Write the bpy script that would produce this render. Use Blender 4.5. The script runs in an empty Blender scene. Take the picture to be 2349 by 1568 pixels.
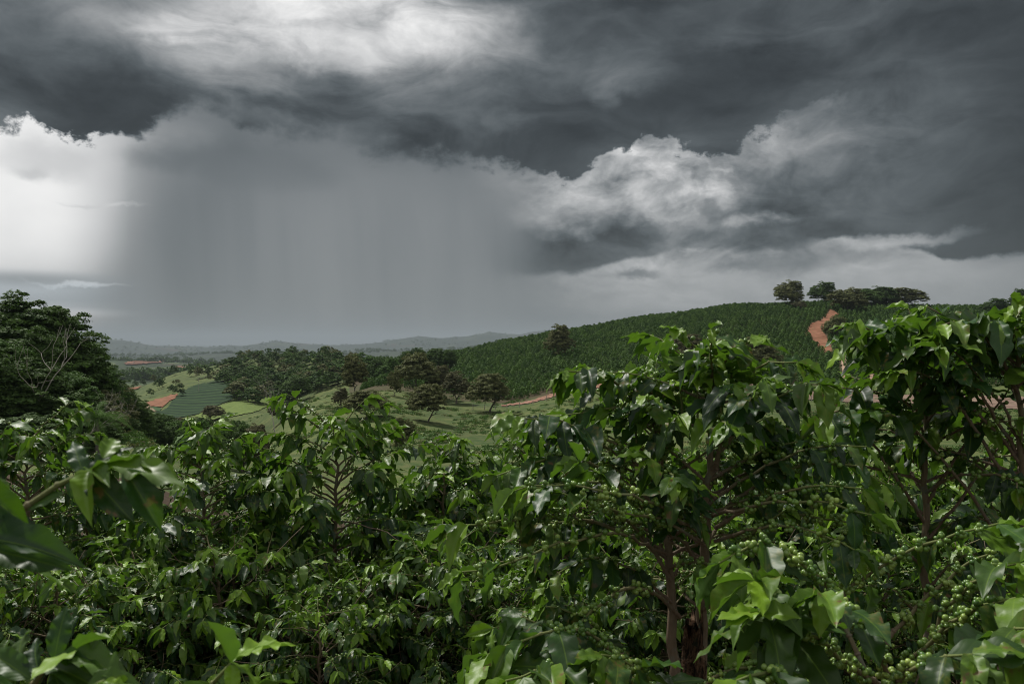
import bpy, math, random
import numpy as np
from mathutils import Vector, Matrix

# ------------------------------------------------------------------ camera, sky, sun, exposure
S = bpy.context.scene
COL = S.collection
FD, CX, CY = 1826.0, 1174.5, 783.5          # focal length and centre in units of a 2349 wide frame
def sl(v):                                   # 0..255 display grey -> linear
    v = v / 255.0
    return v / 12.92 if v <= 0.04045 else ((v + 0.055) / 1.055) ** 2.4
cam_d = bpy.data.cameras.new("camera")
cam = bpy.data.objects.new("camera", cam_d); COL.objects.link(cam)
cam.location = (0, 0, 0); cam.rotation_euler = (math.radians(90), 0, 0)
cam_d.sensor_width = 36.0; cam_d.lens = 36.0 * FD / 2349.0
cam_d.clip_start = 0.05; cam_d.clip_end = 120000
cam_d.dof.use_dof = True; cam_d.dof.focus_distance = 8.0; cam_d.dof.aperture_fstop = 9.0
S.camera = cam
S.view_settings.view_transform = 'Standard'; S.view_settings.look = 'None'
S.view_settings.exposure = 0.0; S.view_settings.gamma = 1.0
S.cycles.use_denoising = True; S.cycles.filter_width = 1.05
S.cycles.max_bounces = 6; S.cycles.diffuse_bounces = 3; S.cycles.glossy_bounces = 2
S.cycles.transmission_bounces = 4; S.cycles.volume_bounces = 1; S.cycles.transparent_max_bounces = 8
S.cycles.sample_clamp_indirect = 4.0

SUN_EL, SUN_AZ = math.radians(52), math.radians(-38)   # azimuth from +Y towards +X
sd = bpy.data.lights.new("sun", 'SUN'); sd.energy = 4.3; sd.angle = math.radians(5); sd.color = (1.0, 0.96, 0.9)
so = bpy.data.objects.new("sun", sd); COL.objects.link(so)
sdir = Vector((math.sin(SUN_AZ) * math.cos(SUN_EL), math.cos(SUN_AZ) * math.cos(SUN_EL), math.sin(SUN_EL)))
so.rotation_euler = sdir.to_track_quat('Z', 'Y').to_euler()

class NT:
    """small helper to write node trees as expressions"""
    def __init__(s, tree): s.t = tree; s.n = tree.nodes; s.l = tree.links
    def put(s, sock, v):
        if isinstance(v, bpy.types.NodeSocket): s.l.new(v, sock)
        else: sock.default_value = v
    def m(s, op, a, b=None, c=None, clamp=False):
        n = s.n.new('ShaderNodeMath'); n.operation = op; n.use_clamp = clamp
        s.put(n.inputs[0], a)
        if b is not None: s.put(n.inputs[1], b)
        if c is not None: s.put(n.inputs[2], c)
        return n.outputs[0]
    def add(s, a, b): return s.m('ADD', a, b)
    def sub(s, a, b): return s.m('SUBTRACT', a, b)
    def mul(s, a, b): return s.m('MULTIPLY', a, b)
    def ss(s, x, a, b, lo=0.0, hi=1.0):
        n = s.n.new('ShaderNodeMapRange'); n.interpolation_type = 'SMOOTHSTEP'
        s.put(n.inputs[0], x); s.put(n.inputs[1], a); s.put(n.inputs[2], b); s.put(n.inputs[3], lo); s.put(n.inputs[4], hi)
        return n.outputs[0]
    def lin(s, x, a, b, lo=0.0, hi=1.0):
        n = s.n.new('ShaderNodeMapRange'); n.clamp = True
        s.put(n.inputs[0], x); s.put(n.inputs[1], a); s.put(n.inputs[2], b); s.put(n.inputs[3], lo); s.put(n.inputs[4], hi)
        return n.outputs[0]
    def mixf(s, f, a, b):
        n = s.n.new('ShaderNodeMix'); n.data_type = 'FLOAT'
        s.put(n.inputs[0], f); s.put(n.inputs[2], a); s.put(n.inputs[3], b); return n.outputs[0]
    def mixc(s, f, a, b, mode='MIX'):
        n = s.n.new('ShaderNodeMix'); n.data_type = 'RGBA'; n.blend_type = mode
        s.put(n.inputs[0], f)
        for k, v in ((6, a), (7, b)):
            s.put(n.inputs[k], v if isinstance(v, bpy.types.NodeSocket) else (*v[:3], 1.0))
        return n.outputs[2]
    def xyz(s, x, y, z=0.0):
        n = s.n.new('ShaderNodeCombineXYZ'); s.put(n.inputs[0], x); s.put(n.inputs[1], y); s.put(n.inputs[2], z); return n.outputs[0]
    def sep(s, v):
        n = s.n.new('ShaderNodeSeparateXYZ'); s.put(n.inputs[0], v); return n.outputs
    def noise(s, vec, scale, detail=4.0, rough=0.5, dist=0.0, lac=2.0, dims='3D', typ='FBM'):
        n = s.n.new('ShaderNodeTexNoise'); n.noise_dimensions = dims
        try: n.noise_type = typ
        except Exception: pass
        if vec is not None: s.put(n.inputs['Vector'], vec)
        n.inputs['Scale'].default_value = scale; n.inputs['Detail'].default_value = detail
        n.inputs['Roughness'].default_value = rough; n.inputs['Distortion'].default_value = dist
        n.inputs['Lacunarity'].default_value = lac
        return n.outputs['Fac']
    def ramp(s, x, stops, interp='LINEAR'):
        n = s.n.new('ShaderNodeValToRGB'); r = n.color_ramp; r.interpolation = interp
        s.put(n.inputs[0], x)
        while len(r.elements) > 1: r.elements.remove(r.elements[0])
        first = True
        for p, c in stops:
            e = r.elements[0] if first else r.elements.new(p)
            if first: e.position = p; first = False
            e.color = (c, c, c, 1) if not hasattr(c, '__len__') else (*c[:3], 1)
        return n.outputs[0]

# ---- the storm sky: three cloud decks laid out by azimuth and elevation, in a world shader
world = bpy.data.worlds.new("World"); S.world = world; world.use_nodes = True
W = NT(world.node_tree); W.n.clear()
def X2az(X): return math.atan((X - CX) / FD)
AZ0, AZ1 = X2az(-160), X2az(2510)
def Y2el(X, Y): return math.atan((CY - Y) / FD * math.cos(X2az(X)))
def build_sky():
    tc = W.n.new('ShaderNodeTexCoord')
    D = tc.outputs['Generated']; dx, dy, dz = W.sep(D)
    az = W.m('ARCTAN2', dx, dy); el = W.m('ARCSINE', dz)
    # noise space stretched sideways as cloud decks are near the horizon
    q = W.xyz(W.mul(az, 1.0), W.mul(el, 1.7), 0.0)
    w1 = W.sub(W.noise(q, 5.0, 6, 0.5), 0.5)
    sw = W.sub(W.noise(W.xyz(W.mul(az, 1.0), W.mul(el, 2.2), 1.0), 3.6, 5, 0.5, 0.6), 0.5)
    w2 = W.sub(W.noise(W.xyz(W.add(az, 7.3), W.mul(el, 1.7), 3.1), 5.0, 6, 0.5), 0.5)
    wf = W.sub(W.noise(W.xyz(W.mul(az, 1.0), W.mul(el, 1.3), 5.0), 15.0, 9, 0.62), 0.5)
    wf2 = W.sub(W.noise(W.xyz(W.mul(az, 1.0), W.mul(el, 1.3), 9.0), 15.0, 9, 0.62), 0.5)
    rainmask = W.mul(W.mul(W.ss(az, X2az(250), X2az(420)), W.ss(az, X2az(1320), X2az(1120))), W.ss(el, Y2el(800, 380), Y2el(800, 520)))
    calm = W.m('SUBTRACT', 1.0, W.mul(rainmask, 0.93))
    sm = W.mul(W.ss(el, Y2el(1174, 700), Y2el(1174, 560)), calm)
    aw = W.add(az, W.mul(W.add(W.mul(w1, 0.12), W.mul(wf, 0.05)), W.mul(sm, W.ss(az, X2az(420), X2az(250), 1.0, 0.25))))
    ew = W.add(el, W.mul(W.add(W.mul(w2, 0.05), W.mul(wf2, 0.022)), sm))
    u = W.lin(aw, AZ0, AZ1)
    XS = [0, 157, 313, 470, 626, 783, 940, 1096, 1253, 1410, 1566, 1723, 1880, 2036, 2192, 2349]
    def grid(rows):
        """rows: list of (Y, values at XS); elevation rows are taken at the frame's middle and shifted per column"""
        ys = [r[0] for r in rows]; arr = np.array([r[1] for r in rows], float)
        els = [Y2el(CX, y) for y in ys]
        out = None
        for k, e in enumerate(els):
            stops = []
            for j, X in enumerate(XS):
                Yc = CY - math.tan(e) / math.cos(X2az(X)) * FD
                v = np.interp(Yc, ys[::-1], arr[::-1, j])
                stops.append(((X2az(X) - AZ0) / (AZ1 - AZ0), sl(v)))
            r = W.ramp(u, stops, 'CARDINAL')
            r = W.sep(r)[0]
            if out is None: out = r
            else: out = W.mixf(W.lin(ew, els[k - 1], e), out, r)
        return out
    top = grid([
        (420, [100, 80, 70, 105, 95, 95, 85, 75, 72, 95, 85, 85, 110, 108, 84, 62]),
        (360, [100, 80, 68, 108, 95, 95, 82, 76, 70, 85, 85, 85, 120, 110, 86, 63]),
        (300, [100, 78, 66, 106, 94, 92, 84, 88, 74, 70, 76, 80, 125, 118, 92, 64]),
        (240, [108, 84, 62, 92, 104, 88, 104, 100, 74, 68, 62, 60, 74, 104, 92, 66]),
        (180, [86, 86, 76, 130, 124, 104, 140, 118, 98, 112, 74, 64, 64, 76, 70, 60]),
        (120, [74, 90, 116, 172, 192, 214, 208, 168, 112, 92, 80, 70, 82, 80, 66, 58]),
        (60, [90, 112, 172, 190, 202, 180, 196, 192, 104, 88, 84, 82, 98, 80, 68, 61]),
        (0, [108, 134, 120, 176, 200, 196, 210, 122, 86, 80, 78, 76, 84, 76, 70, 64]),
        (-60, [110, 130, 130, 180, 210, 200, 180, 110, 90, 84, 80, 78, 80, 76, 70, 66])])
    mid = grid([
        (640, [222, 215, 150, 131, 133, 131, 127, 118, 98, 108, 160, 150, 112, 84, 78, 68]),
        (600, [228, 214, 140, 130, 132, 130, 126, 116, 96, 106, 160, 150, 100, 78, 75, 66]),
        (540, [233, 226, 148, 129, 132, 131, 128, 118, 112, 112, 150, 128, 96, 86, 76, 65]),
        (480, [236, 232, 158, 128, 130, 132, 130, 126, 160, 176, 196, 104, 96, 90, 80, 63]),
        (420, [236, 230, 172, 124, 120, 130, 128, 130, 170, 204, 220, 142, 120, 110, 86, 62]),
        (360, [233, 226, 172, 118, 110, 124, 118, 124, 172, 206, 190, 162, 142, 124, 92, 64]),
        (300, [232, 225, 176, 120, 124, 122, 115, 114, 150, 185, 178, 164, 150, 132, 98, 66]),
        (240, [230, 222, 150, 118, 122, 120, 112, 110, 130, 150, 150, 150, 130, 118, 94, 68])])
    low = grid([
        (800, [170, 165, 142, 134, 134, 132, 126, 126, 132, 138, 142, 142, 140, 138, 132, 122]),
        (760, [182, 170, 136, 131, 132, 131, 126, 126, 132, 138, 144, 144, 142, 138, 134, 124]),
        (725, [198, 190, 138, 130, 131, 131, 127, 127, 134, 142, 148, 148, 145, 140, 136, 125]),
        (700, [170, 165, 134, 129, 132, 132, 128, 127, 142, 160, 168, 166, 162, 158, 152, 138]),
        (670, [172, 166, 133, 128, 132, 132, 128, 128, 146, 168, 174, 170, 166, 162, 154, 140]),
        (630, [206, 196, 138, 128, 132, 132, 128, 126, 142, 176, 182, 176, 172, 168, 160, 144]),
        (590, [226, 214, 140, 130, 133, 132, 128, 120, 130, 182, 192, 186, 186, 182, 170, 146]),
        (540, [233, 226, 148, 129, 133, 132, 128, 120, 130, 182, 192, 186, 190, 196, 170, 146])])
    # lower edge of the high dark deck, and how soft it is
    E1 = [(-160, 285, 12), (0, 290, 10), (60, 288, 8), (110, 305, 8), (150, 330, 7), (215, 346, 7), (265, 322, 9), (330, 292, 14), (400, 246, 30), (470, 232, 36),
          (540, 262, 20), (620, 288, 26), (740, 300, 40), (880, 318, 40), (1000, 372, 22), (1110, 378, 18), (1200, 392, 10), (1290, 410, 9), (1345, 385, 8),
          (1420, 352, 8), (1500, 338, 9), (1570, 345, 9), (1680, 345, 9), (1740, 310, 9), (1830, 275, 12), (1920, 258, 20), (2010, 246, 45), (2150, 220, 60), (2349, 200, 70), (2510, 190, 70)]
    uu = W.lin(W.add(az, W.mul(w1, 0.02)), AZ0, AZ1)
    def curve(pts, j, sc):
        st = []
        for p in pts:
            v = Y2el(p[0], p[1]) / 0.5 if j == 1 else p[2] / FD / 0.05
            st.append(((X2az(p[0]) - AZ0) / (AZ1 - AZ0), min(v, 1.0)))
        return W.mul(W.sep(W.ramp(uu, st, 'LINEAR'))[0], sc)
    e1 = curve(E1, 1, 0.5); s1 = curve(E1, 2, 0.05)
    rag = W.add(W.mul(wf, 0.11), W.mul(w2, 0.04))
    d1 = W.add(W.sub(el, e1), rag)
    m1 = W.ss(d1, W.mul(s1, -1.0), s1)
    E2 = [(-160, 560, 60), (300, 560, 60), (900, 600, 60), (1100, 622, 40), (1200, 636, 12), (1290, 624, 9), (1400, 603, 7), (1500, 590, 6), (1560, 560, 8), (1590, 568, 6), (1660, 574, 6),
          (1730, 572, 7), (1800, 575, 6), (1860, 558, 6), (1900, 540, 6), (1960, 540, 8), (2050, 565, 10), (2110, 574, 6), (2160, 586, 5), (2250, 592, 5), (2349, 584, 8), (2510, 580, 8)]
    e2 = curve(E2, 1, 0.5); s2 = curve(E2, 2, 0.05)
    d2 = W.add(W.sub(el, e2), W.mul(wf, 0.03))
    m2 = W.ss(d2, W.mul(s2, -1.0), s2)
    # local clouds and bright rifts: X, Y, half width, half height, target grey, ragged
    blobs = [(500, 378, 150, 36, 110, 1), (640, 395, 120, 34, 112, 1), (150, 365, 110, 34, 200, 1), (90, 390, 30, 14, 196, 1),
             (1590, 438, 55, 26, 240, 1), (1640, 470, 40, 16, 236, 1), (1560, 545, 32, 13, 214, 1), (1620, 482, 62, 26, 108, 1), (1725, 500, 80, 15, 196, 1), (1640, 395, 26, 6, 222, 1),
             (1430, 540, 150, 42, 92, 1), (1640, 545, 110, 22, 122, 1), (1810, 590, 90, 34, 134, 1), (1960, 575, 120, 26, 140, 1), (2035, 548, 130, 13, 172, 1), (1450, 620, 60, 12, 124, 1), (1700, 600, 60, 16, 140, 1),
             (1460, 655, 90, 11, 176, 1), (1330, 430, 70, 40, 200, 1), (1240, 500, 60, 34, 176, 1), (1270, 545, 40, 16, 150, 1), (1340, 520, 55, 22, 178, 1), (1150, 262, 60, 30, 112, 1), (820, 130, 150, 34, 190, 1), (700, 60, 60, 60, 214, 1), (960, 50, 110, 30, 214, 1), (420, 60, 110, 24, 205, 1), (1720, 90, 120, 30, 98, 1), (1930, 215, 160, 24, 84, 1), (1560, 230, 160, 34, 56, 1), (330, 225, 60, 30, 56, 1), (210, 300, 90, 34, 62, 1),
             (1740, 365, 90, 26, 158, 1), (70, 640, 150, 14, 150, 0), (180, 652, 90, 6, 206, 1), (230, 468, 70, 5, 204, 1), (100, 716, 130, 9, 205, 0),
             (1385, 200, 34, 42, 118, 1), (600, 300, 160, 26, 86, 0), (1050, 350, 140, 30, 78, 1), (260, 240, 120, 34, 60, 0)]
    blobs.sort(key=lambda b: 0)
    base = W.mixf(m2, low, mid)
    ba = W.add(az, W.add(W.mul(wf, 0.06), W.mul(w1, 0.07)))
    be = W.add(el, W.add(W.mul(wf2, 0.045), W.mul(w2, 0.03)))
    base_b, top_b = base, top
    for (X, Y, hw, hh, g, rg) in blobs:
        a0, e0 = X2az(X), Y2el(X, Y)
        fa = W.mul(W.sub(ba if rg else az, a0), FD / hw * math.cos(a0) ** -2 * math.cos(a0) ** 2)
        fe = W.mul(W.sub(be if rg else el, e0), FD / hh)
        dd = W.m('SQRT', W.add(W.mul(fa, fa), W.mul(fe, fe)))
        f = W.mul(W.ss(dd, 1.5 if rg else 1.7, 0.2 if rg else 0.0), 0.85)
        if X in (1150, 1385, 600, 1050, 260, 820, 700, 960, 420, 1720, 1930, 330, 210) or (X, Y) == (1560, 230): top_b = W.mixf(f, top_b, sl(g))
        else: base_b = W.mixf(f, base_b, sl(g))
    lum = W.mixf(m1, base_b, top_b)
    # billow detail inside the clouds
    wvx = W.xyz(W.add(az, W.mul(w1, 0.10)), W.mul(W.add(el, W.mul(w2, 0.07)), 1.5), 4.0)
    vn = W.n.new('ShaderNodeTexVoronoi'); vn.feature = 'SMOOTH_F1'; vn.inputs['Scale'].default_value = 17.0; vn.inputs['Smoothness'].default_value = 0.7
    vn.inputs['Detail'].default_value = 3.0; vn.inputs['Roughness'].default_value = 0.55; vn.inputs['Lacunarity'].default_value = 2.2
    W.l.new(W.xyz(W.add(az, W.add(W.mul(w1, 0.10), W.mul(wf, 0.05))), W.mul(W.add(el, W.add(W.mul(w2, 0.07), W.mul(wf2, 0.04))), 1.5), 4.0), vn.inputs['Vector'])
    puff = W.sub(0.42, vn.outputs['Distance'])
    td = W.sub(W.noise(W.xyz(W.add(az, W.mul(w2, 0.12)), W.mul(W.add(el, W.mul(w1, 0.08)), 2.4), 8.0), 8.0, 9, 0.6, 0.5), 0.5)
    right = W.ss(az, X2az(1080), X2az(1250)); rr_ = W.mul(right, W.ss(az, X2az(2250), X2az(1700), 0.35, 1.0))
    left = W.ss(az, X2az(420), X2az(250), 0.0, 0.30)
    bil = W.m('ABSOLUTE', W.sub(W.noise(W.xyz(aw, W.mul(ew, 1.4), 2.0), 24.0, 7, 0.55, 0.3), 0.5))
    up = W.ss(el, Y2el(CX, 640), Y2el(CX, 560), 0.4, 1.0)
    det = W.mul(up, W.mixf(m1, W.add(W.add(W.mul(W.mul(puff, 0.62), rr_), W.mul(W.mul(td, 1.7), right)), W.mul(W.add(W.mul(w1, 0.5), W.mul(wf, 0.45)), W.add(left, W.mul(right, 0.9)))),
                 W.add(W.mul(sw, 1.3), W.add(W.mul(td, 2.1), W.mul(wf2, 0.35)))))
    lum = W.mul(lum, W.add(1.0, W.mul(det, W.mul(calm, W.ss(el, -0.01, 0.1, 0.3, 1.0)))))
    rn = W.noise(W.xyz(W.add(az, W.mul(el, 0.06)), W.mul(el, 0.05), 6.0), 30.0, 3, 0.55)
    azr = W.add(W.add(az, W.mul(W.sub(rn, 0.5), 0.035)), W.mul(W.m('MAXIMUM', W.sub(Y2el(300, 600), el), -0.12), 0.22))
    rain = W.mul(W.mul(W.ss(azr, X2az(205), X2az(375)), W.ss(azr, X2az(1270), X2az(1080))), W.ss(el, Y2el(800, 330), Y2el(800, 500)))
    rcol = W.mul(W.ss(az, X2az(300), X2az(420), sl(132), sl(119)), 1.0)
    lum = W.mixf(W.mul(rain, 0.8), lum, W.mixf(W.ss(az, X2az(450), X2az(640)), rcol, sl(133)))
    # falling rain: soft upright streaks
    rs = W.sub(W.noise(W.xyz(W.add(az, W.mul(el, 0.10)), W.mul(el, 0.16), 0.0), 11.0, 4, 0.55), 0.5)
    lum = W.mul(lum, W.add(1.0, W.add(W.mul(rs, W.mul(rainmask, 0.42)), W.mul(W.sub(W.noise(W.xyz(W.add(az, W.mul(el, 0.06)), W.mul(el, 0.03), 3.0), 45.0, 2, 0.5), 0.5), W.mul(rainmask, 0.12)))))
    # beyond the view: the same storm deck carries on, brighter overhead and behind
    gen = W.mul(W.add(0.5, W.mul(w1, 1.0)), W.mul(W.ss(el, 0.0, 0.9, 0.5, 0.9), W.ss(W.m('ABSOLUTE', az), 1.2, 2.0, 1.0, 1.45)))
    out = W.m('MAXIMUM', W.ss(W.m('ABSOLUTE', az), 0.62, 1.1), W.ss(el, 0.44, 0.75))
    lum = W.mixf(out, lum, gen)
    lum = W.mul(W.m('POWER', W.m('MAXIMUM', lum, 0.02), 1.13), 1.13)
    tint = W.ramp(W.m('POWER', lum, 0.45), [(0.0, (0.80, 1.0, 1.13)), (0.35, (0.86, 1.0, 1.08)), (0.55, (0.95, 1.0, 1.03)), (0.75, (0.99, 1.0, 1.01)), (1.0, (1.0, 0.995, 0.985))])
    warm = W.mul(W.ss(az, X2az(330), X2az(60)), W.ss(W.m('ABSOLUTE', W.sub(el, Y2el(100, 722))), 0.018, 0.0))
    tint = W.mixc(W.mul(warm, 0.8), tint, (1.05, 0.97, 0.92))
    blue = W.mul(W.ss(az, X2az(420), X2az(200)), W.ss(W.m('ABSOLUTE', W.sub(el, Y2el(100, 672))), 0.03, 0.005))
    tint = W.mixc(W.mul(blue, 0.8), tint, (0.90, 1.0, 1.08))
    vs = W.n.new('ShaderNodeVectorMath'); vs.operation = 'SCALE'
    W.l.new(tint, vs.inputs[0]); W.l.new(lum, vs.inputs['Scale'])
    under = W.mixc(W.ss(el, -0.02, -0.12), vs.outputs[0], (0.04, 0.05, 0.03))
    b1 = W.n.new('ShaderNodeBackground'); W.l.new(under, b1.inputs[0]); b1.inputs[1].default_value = 1.0
    sk = W.n.new('ShaderNodeTexSky'); sk.sky_type = 'NISHITA'; sk.sun_disc = False
    sk.sun_elevation = SUN_EL; sk.sun_rotation = SUN_AZ
    b0 = W.n.new('ShaderNodeBackground'); W.l.new(sk.outputs[0], b0.inputs[0]); b0.inputs[1].default_value = 0.06
    mx = W.n.new('ShaderNodeMixShader'); mx.inputs[0].default_value = 0.97
    W.l.new(b0.outputs[0], mx.inputs[1]); W.l.new(b1.outputs[0], mx.inputs[2])
    o = W.n.new('ShaderNodeOutputWorld'); W.l.new(mx.outputs[0], o.inputs[0])
build_sky()
world.cycles.sampling_method = 'MANUAL'; world.cycles.sample_map_resolution = 512

# ------------------------------------------------------------------ helpers
rng = np.random.default_rng(11)
def P(X, Y, d): return np.array([(X - CX) / FD * d, d, (CY - Y) / FD * d])
def tag(o, label=None, cat=None, group=None, kind=None):
    if label: o['label'] = label
    if cat: o['category'] = cat
    if group: o['group'] = group
    if kind: o['kind'] = kind
    return o
def empty(name, loc, rz=0.0, sc=1.0):
    o = bpy.data.objects.new(name, None); COL.objects.link(o); o.location = loc
    o.rotation_euler = (0, 0, rz); o.scale = (sc,) * 3; o.empty_display_size = 0.2
    return o
def mesh_from(name, V, F, mats, mi=None, smooth=True, attrs=None, uv=None):
    """V (n,3); F list of index arrays, each (k,3) or (k,4)"""
    me = bpy.data.meshes.new(name)
    F = [np.asarray(f, np.int32) for f in F if len(f)]
    nl = sum(f.size for f in F); nf = sum(len(f) for f in F)
    me.vertices.add(len(V)); me.vertices.foreach_set('co', np.asarray(V, np.float32).ravel())
    me.loops.add(nl); loops = np.concatenate([f.ravel() for f in F]); me.loops.foreach_set('vertex_index', loops)
    me.polygons.add(nf)
    tot = np.concatenate([np.full(len(f), f.shape[1], np.int32) for f in F])
    st = np.concatenate([[0], np.cumsum(tot)[:-1]]).astype(np.int32)
    me.polygons.foreach_set('loop_start', st); me.polygons.foreach_set('loop_total', tot)
    if mi is not None: me.polygons.foreach_set('material_index', np.asarray(mi, np.int32))
    me.polygons.foreach_set('use_smooth', np.full(nf, smooth, bool))
    for m in mats: me.materials.append(m)
    for k, a in (attrs or {}).items():
        a = np.asarray(a, np.float32)
        if a.ndim == 1:
            at = me.attributes.new(k, 'FLOAT', 'POINT'); at.data.foreach_set('value', a)
        else:
            at = me.attributes.new(k, 'FLOAT_VECTOR', 'POINT'); at.data.foreach_set('vector', a.ravel())
    if uv is not None:
        l = me.uv_layers.new(name='UVMap'); l.data.foreach_set('uv', np.asarray(uv, np.float32)[loops].ravel())
    me.update(calc_edges=True); me.validate()
    return me
def link(name, me, parent=None, loc=None):
    o = bpy.data.objects.new(name, me); COL.objects.link(o)
    if parent: o.parent = parent
    if loc is not None: o.location = loc
    return o
class Acc:
    """collects many small meshes into one"""
    def __init__(s): s.V = []; s.F4 = []; s.F3 = []; s.A = []; s.U = []; s.n = 0
    def add(s, V, F4=None, F3=None, a=(0, 0, 0), uv=None):
        V = np.asarray(V, float); s.V.append(V)
        if F4 is not None and len(F4): s.F4.append(np.asarray(F4) + s.n)
        if F3 is not None and len(F3): s.F3.append(np.asarray(F3) + s.n)
        a = np.asarray(a, float)
        s.A.append(np.broadcast_to(a, (len(V), 3)) if a.ndim == 1 else a)
        s.U.append(np.zeros((len(V), 2)) if uv is None else uv); s.n += len(V)
    def many(s, T, F, M, O, a, uv=None):
        """template verts T (t,3), faces F (f,k), matrices M (n,3,3) (columns are axes), offsets O (n,3), attrs a (n,3)"""
        n, t = len(M), len(T)
        if n == 0: return
        V = (np.einsum('nij,tj->nti', M, T) + O[:, None, :]).reshape(-1, 3)
        Fa = (F[None] + (np.arange(n) * t)[:, None, None]).reshape(-1, F.shape[1])
        s.add(V, Fa if F.shape[1] == 4 else None, Fa if F.shape[1] == 3 else None, np.repeat(a, t, 0), None if uv is None else np.tile(uv, (n, 1)))
    def mesh(s, name, mats, smooth=True):
        F = []
        if s.F4: F.append(np.concatenate(s.F4))
        if s.F3: F.append(np.concatenate(s.F3))
        return mesh_from(name, np.concatenate(s.V), F, mats, None, smooth, {'tint': np.concatenate(s.A)}, np.concatenate(s.U))
def tube(acc, pts, rad, sides=6, a0=(0, 0, 0), a1=None, cap=True):
    pts = np.asarray(pts, float); n = len(pts); rad = np.broadcast_to(np.asarray(rad, float), (n,))
    T = np.gradient(pts, axis=0); T /= np.linalg.norm(T, axis=1)[:, None] + 1e-9
    up = np.array([0.31, 0.17, 0.93]) if abs(T[0][2]) < 0.8 else np.array([0.93, 0.2, 0.1])
    X = np.cross(T, up); X /= np.linalg.norm(X, axis=1)[:, None] + 1e-9
    Y = np.cross(T, X)
    an = np.linspace(0, 2 * np.pi, sides, endpoint=False)
    V = (pts[:, None] + rad[:, None, None] * (np.cos(an)[None, :, None] * X[:, None] + np.sin(an)[None, :, None] * Y[:, None])).reshape(-1, 3)
    i = np.arange(n - 1)[:, None] * sides; j = np.arange(sides)[None]; j2 = (j + 1) % sides
    F = np.stack([i + j, i + j2, i + sides + j2, i + sides + j], -1).reshape(-1, 4)
    f3 = []
    if cap:
        V = np.vstack([V, pts[-1] + T[-1] * rad[-1] * 0.6]); b = (n - 1) * sides
        f3 = [[b + k, b + (k + 1) % sides, n * sides] for k in range(sides)]
    a1 = a0 if a1 is None else a1
    t = np.repeat(np.linspace(0, 1, n), sides)[:, None]
    A = np.asarray(a0)[None] * (1 - t) + np.asarray(a1)[None] * t
    if cap: A = np.vstack([A, a1])
    uvs = np.stack([np.tile(np.arange(sides) / sides, n), np.repeat(np.concatenate([[0], np.cumsum(np.linalg.norm(np.diff(pts, axis=0), axis=1))]), sides)], 1)
    if cap: uvs = np.vstack([uvs, uvs[-1]])
    acc.add(V, F, f3, A, uvs)
def vnoise(x, y, seed=0):
    """value noise on arrays"""
    xi = np.floor(x).astype(np.int64); yi = np.floor(y).astype(np.int64); fx = x - xi; fy = y - yi
    fx = fx * fx * (3 - 2 * fx); fy = fy * fy * (3 - 2 * fy)
    def h(a, b):
        v = (a * 374761393 + b * 668265263 + seed * 1442695041) & 0xffffffff
        v = ((v ^ (v >> 13)) * 1274126177) & 0xffffffff
        return ((v ^ (v >> 16)) & 0xffff) / 65535.0
    return (h(xi, yi) * (1 - fx) + h(xi + 1, yi) * fx) * (1 - fy) + (h(xi, yi + 1) * (1 - fx) + h(xi + 1, yi + 1) * fx) * fy
def fbm(x, y, o=4, seed=0):
    r = 0; a = 0.5
    for k in range(o): r = r + a * (vnoise(x * 2 ** k, y * 2 ** k, seed + k) - 0.5); a *= 0.5
    return r
def inpoly(x, y, poly):
    x = np.asarray(x, float); y = np.asarray(y, float); c = np.zeros(x.shape, bool); n = len(poly)
    for i in range(n):
        x0, y0 = poly[i]; x1, y1 = poly[(i + 1) % n]
        if y0 == y1: continue
        k = ((y0 > y) != (y1 > y)) & (x < (x1 - x0) * (y - y0) / (y1 - y0) + x0)
        c ^= k
    return c

# ------------------------------------------------------------------ materials
def newmat(name):
    m = bpy.data.materials.new(name); m.use_nodes = True; t = NT(m.node_tree); t.n.clear()
    out = t.n.new('ShaderNodeOutputMaterial'); return m, t, out
def princ(t, out, color, rough=0.6, spec=0.5, normal=None):
    b = t.n.new('ShaderNodeBsdfPrincipled'); t.put(b.inputs['Base Color'], color if isinstance(color, bpy.types.NodeSocket) else (*color, 1))
    t.put(b.inputs['Roughness'], rough); b.inputs['Specular IOR Level'].default_value = spec
    if normal is not None: t.l.new(normal, b.inputs['Normal'])
    t.l.new(b.outputs[0], out.inputs[0]); return b
def bump(t, h, strength, dist):
    n = t.n.new('ShaderNodeBump'); t.l.new(h, n.inputs['Height']); n.inputs['Strength'].default_value = strength
    n.inputs['Distance'].default_value = dist; return n.outputs[0]
def attr(t, name):
    n = t.n.new('ShaderNodeAttribute'); n.attribute_name = name; return n
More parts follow.
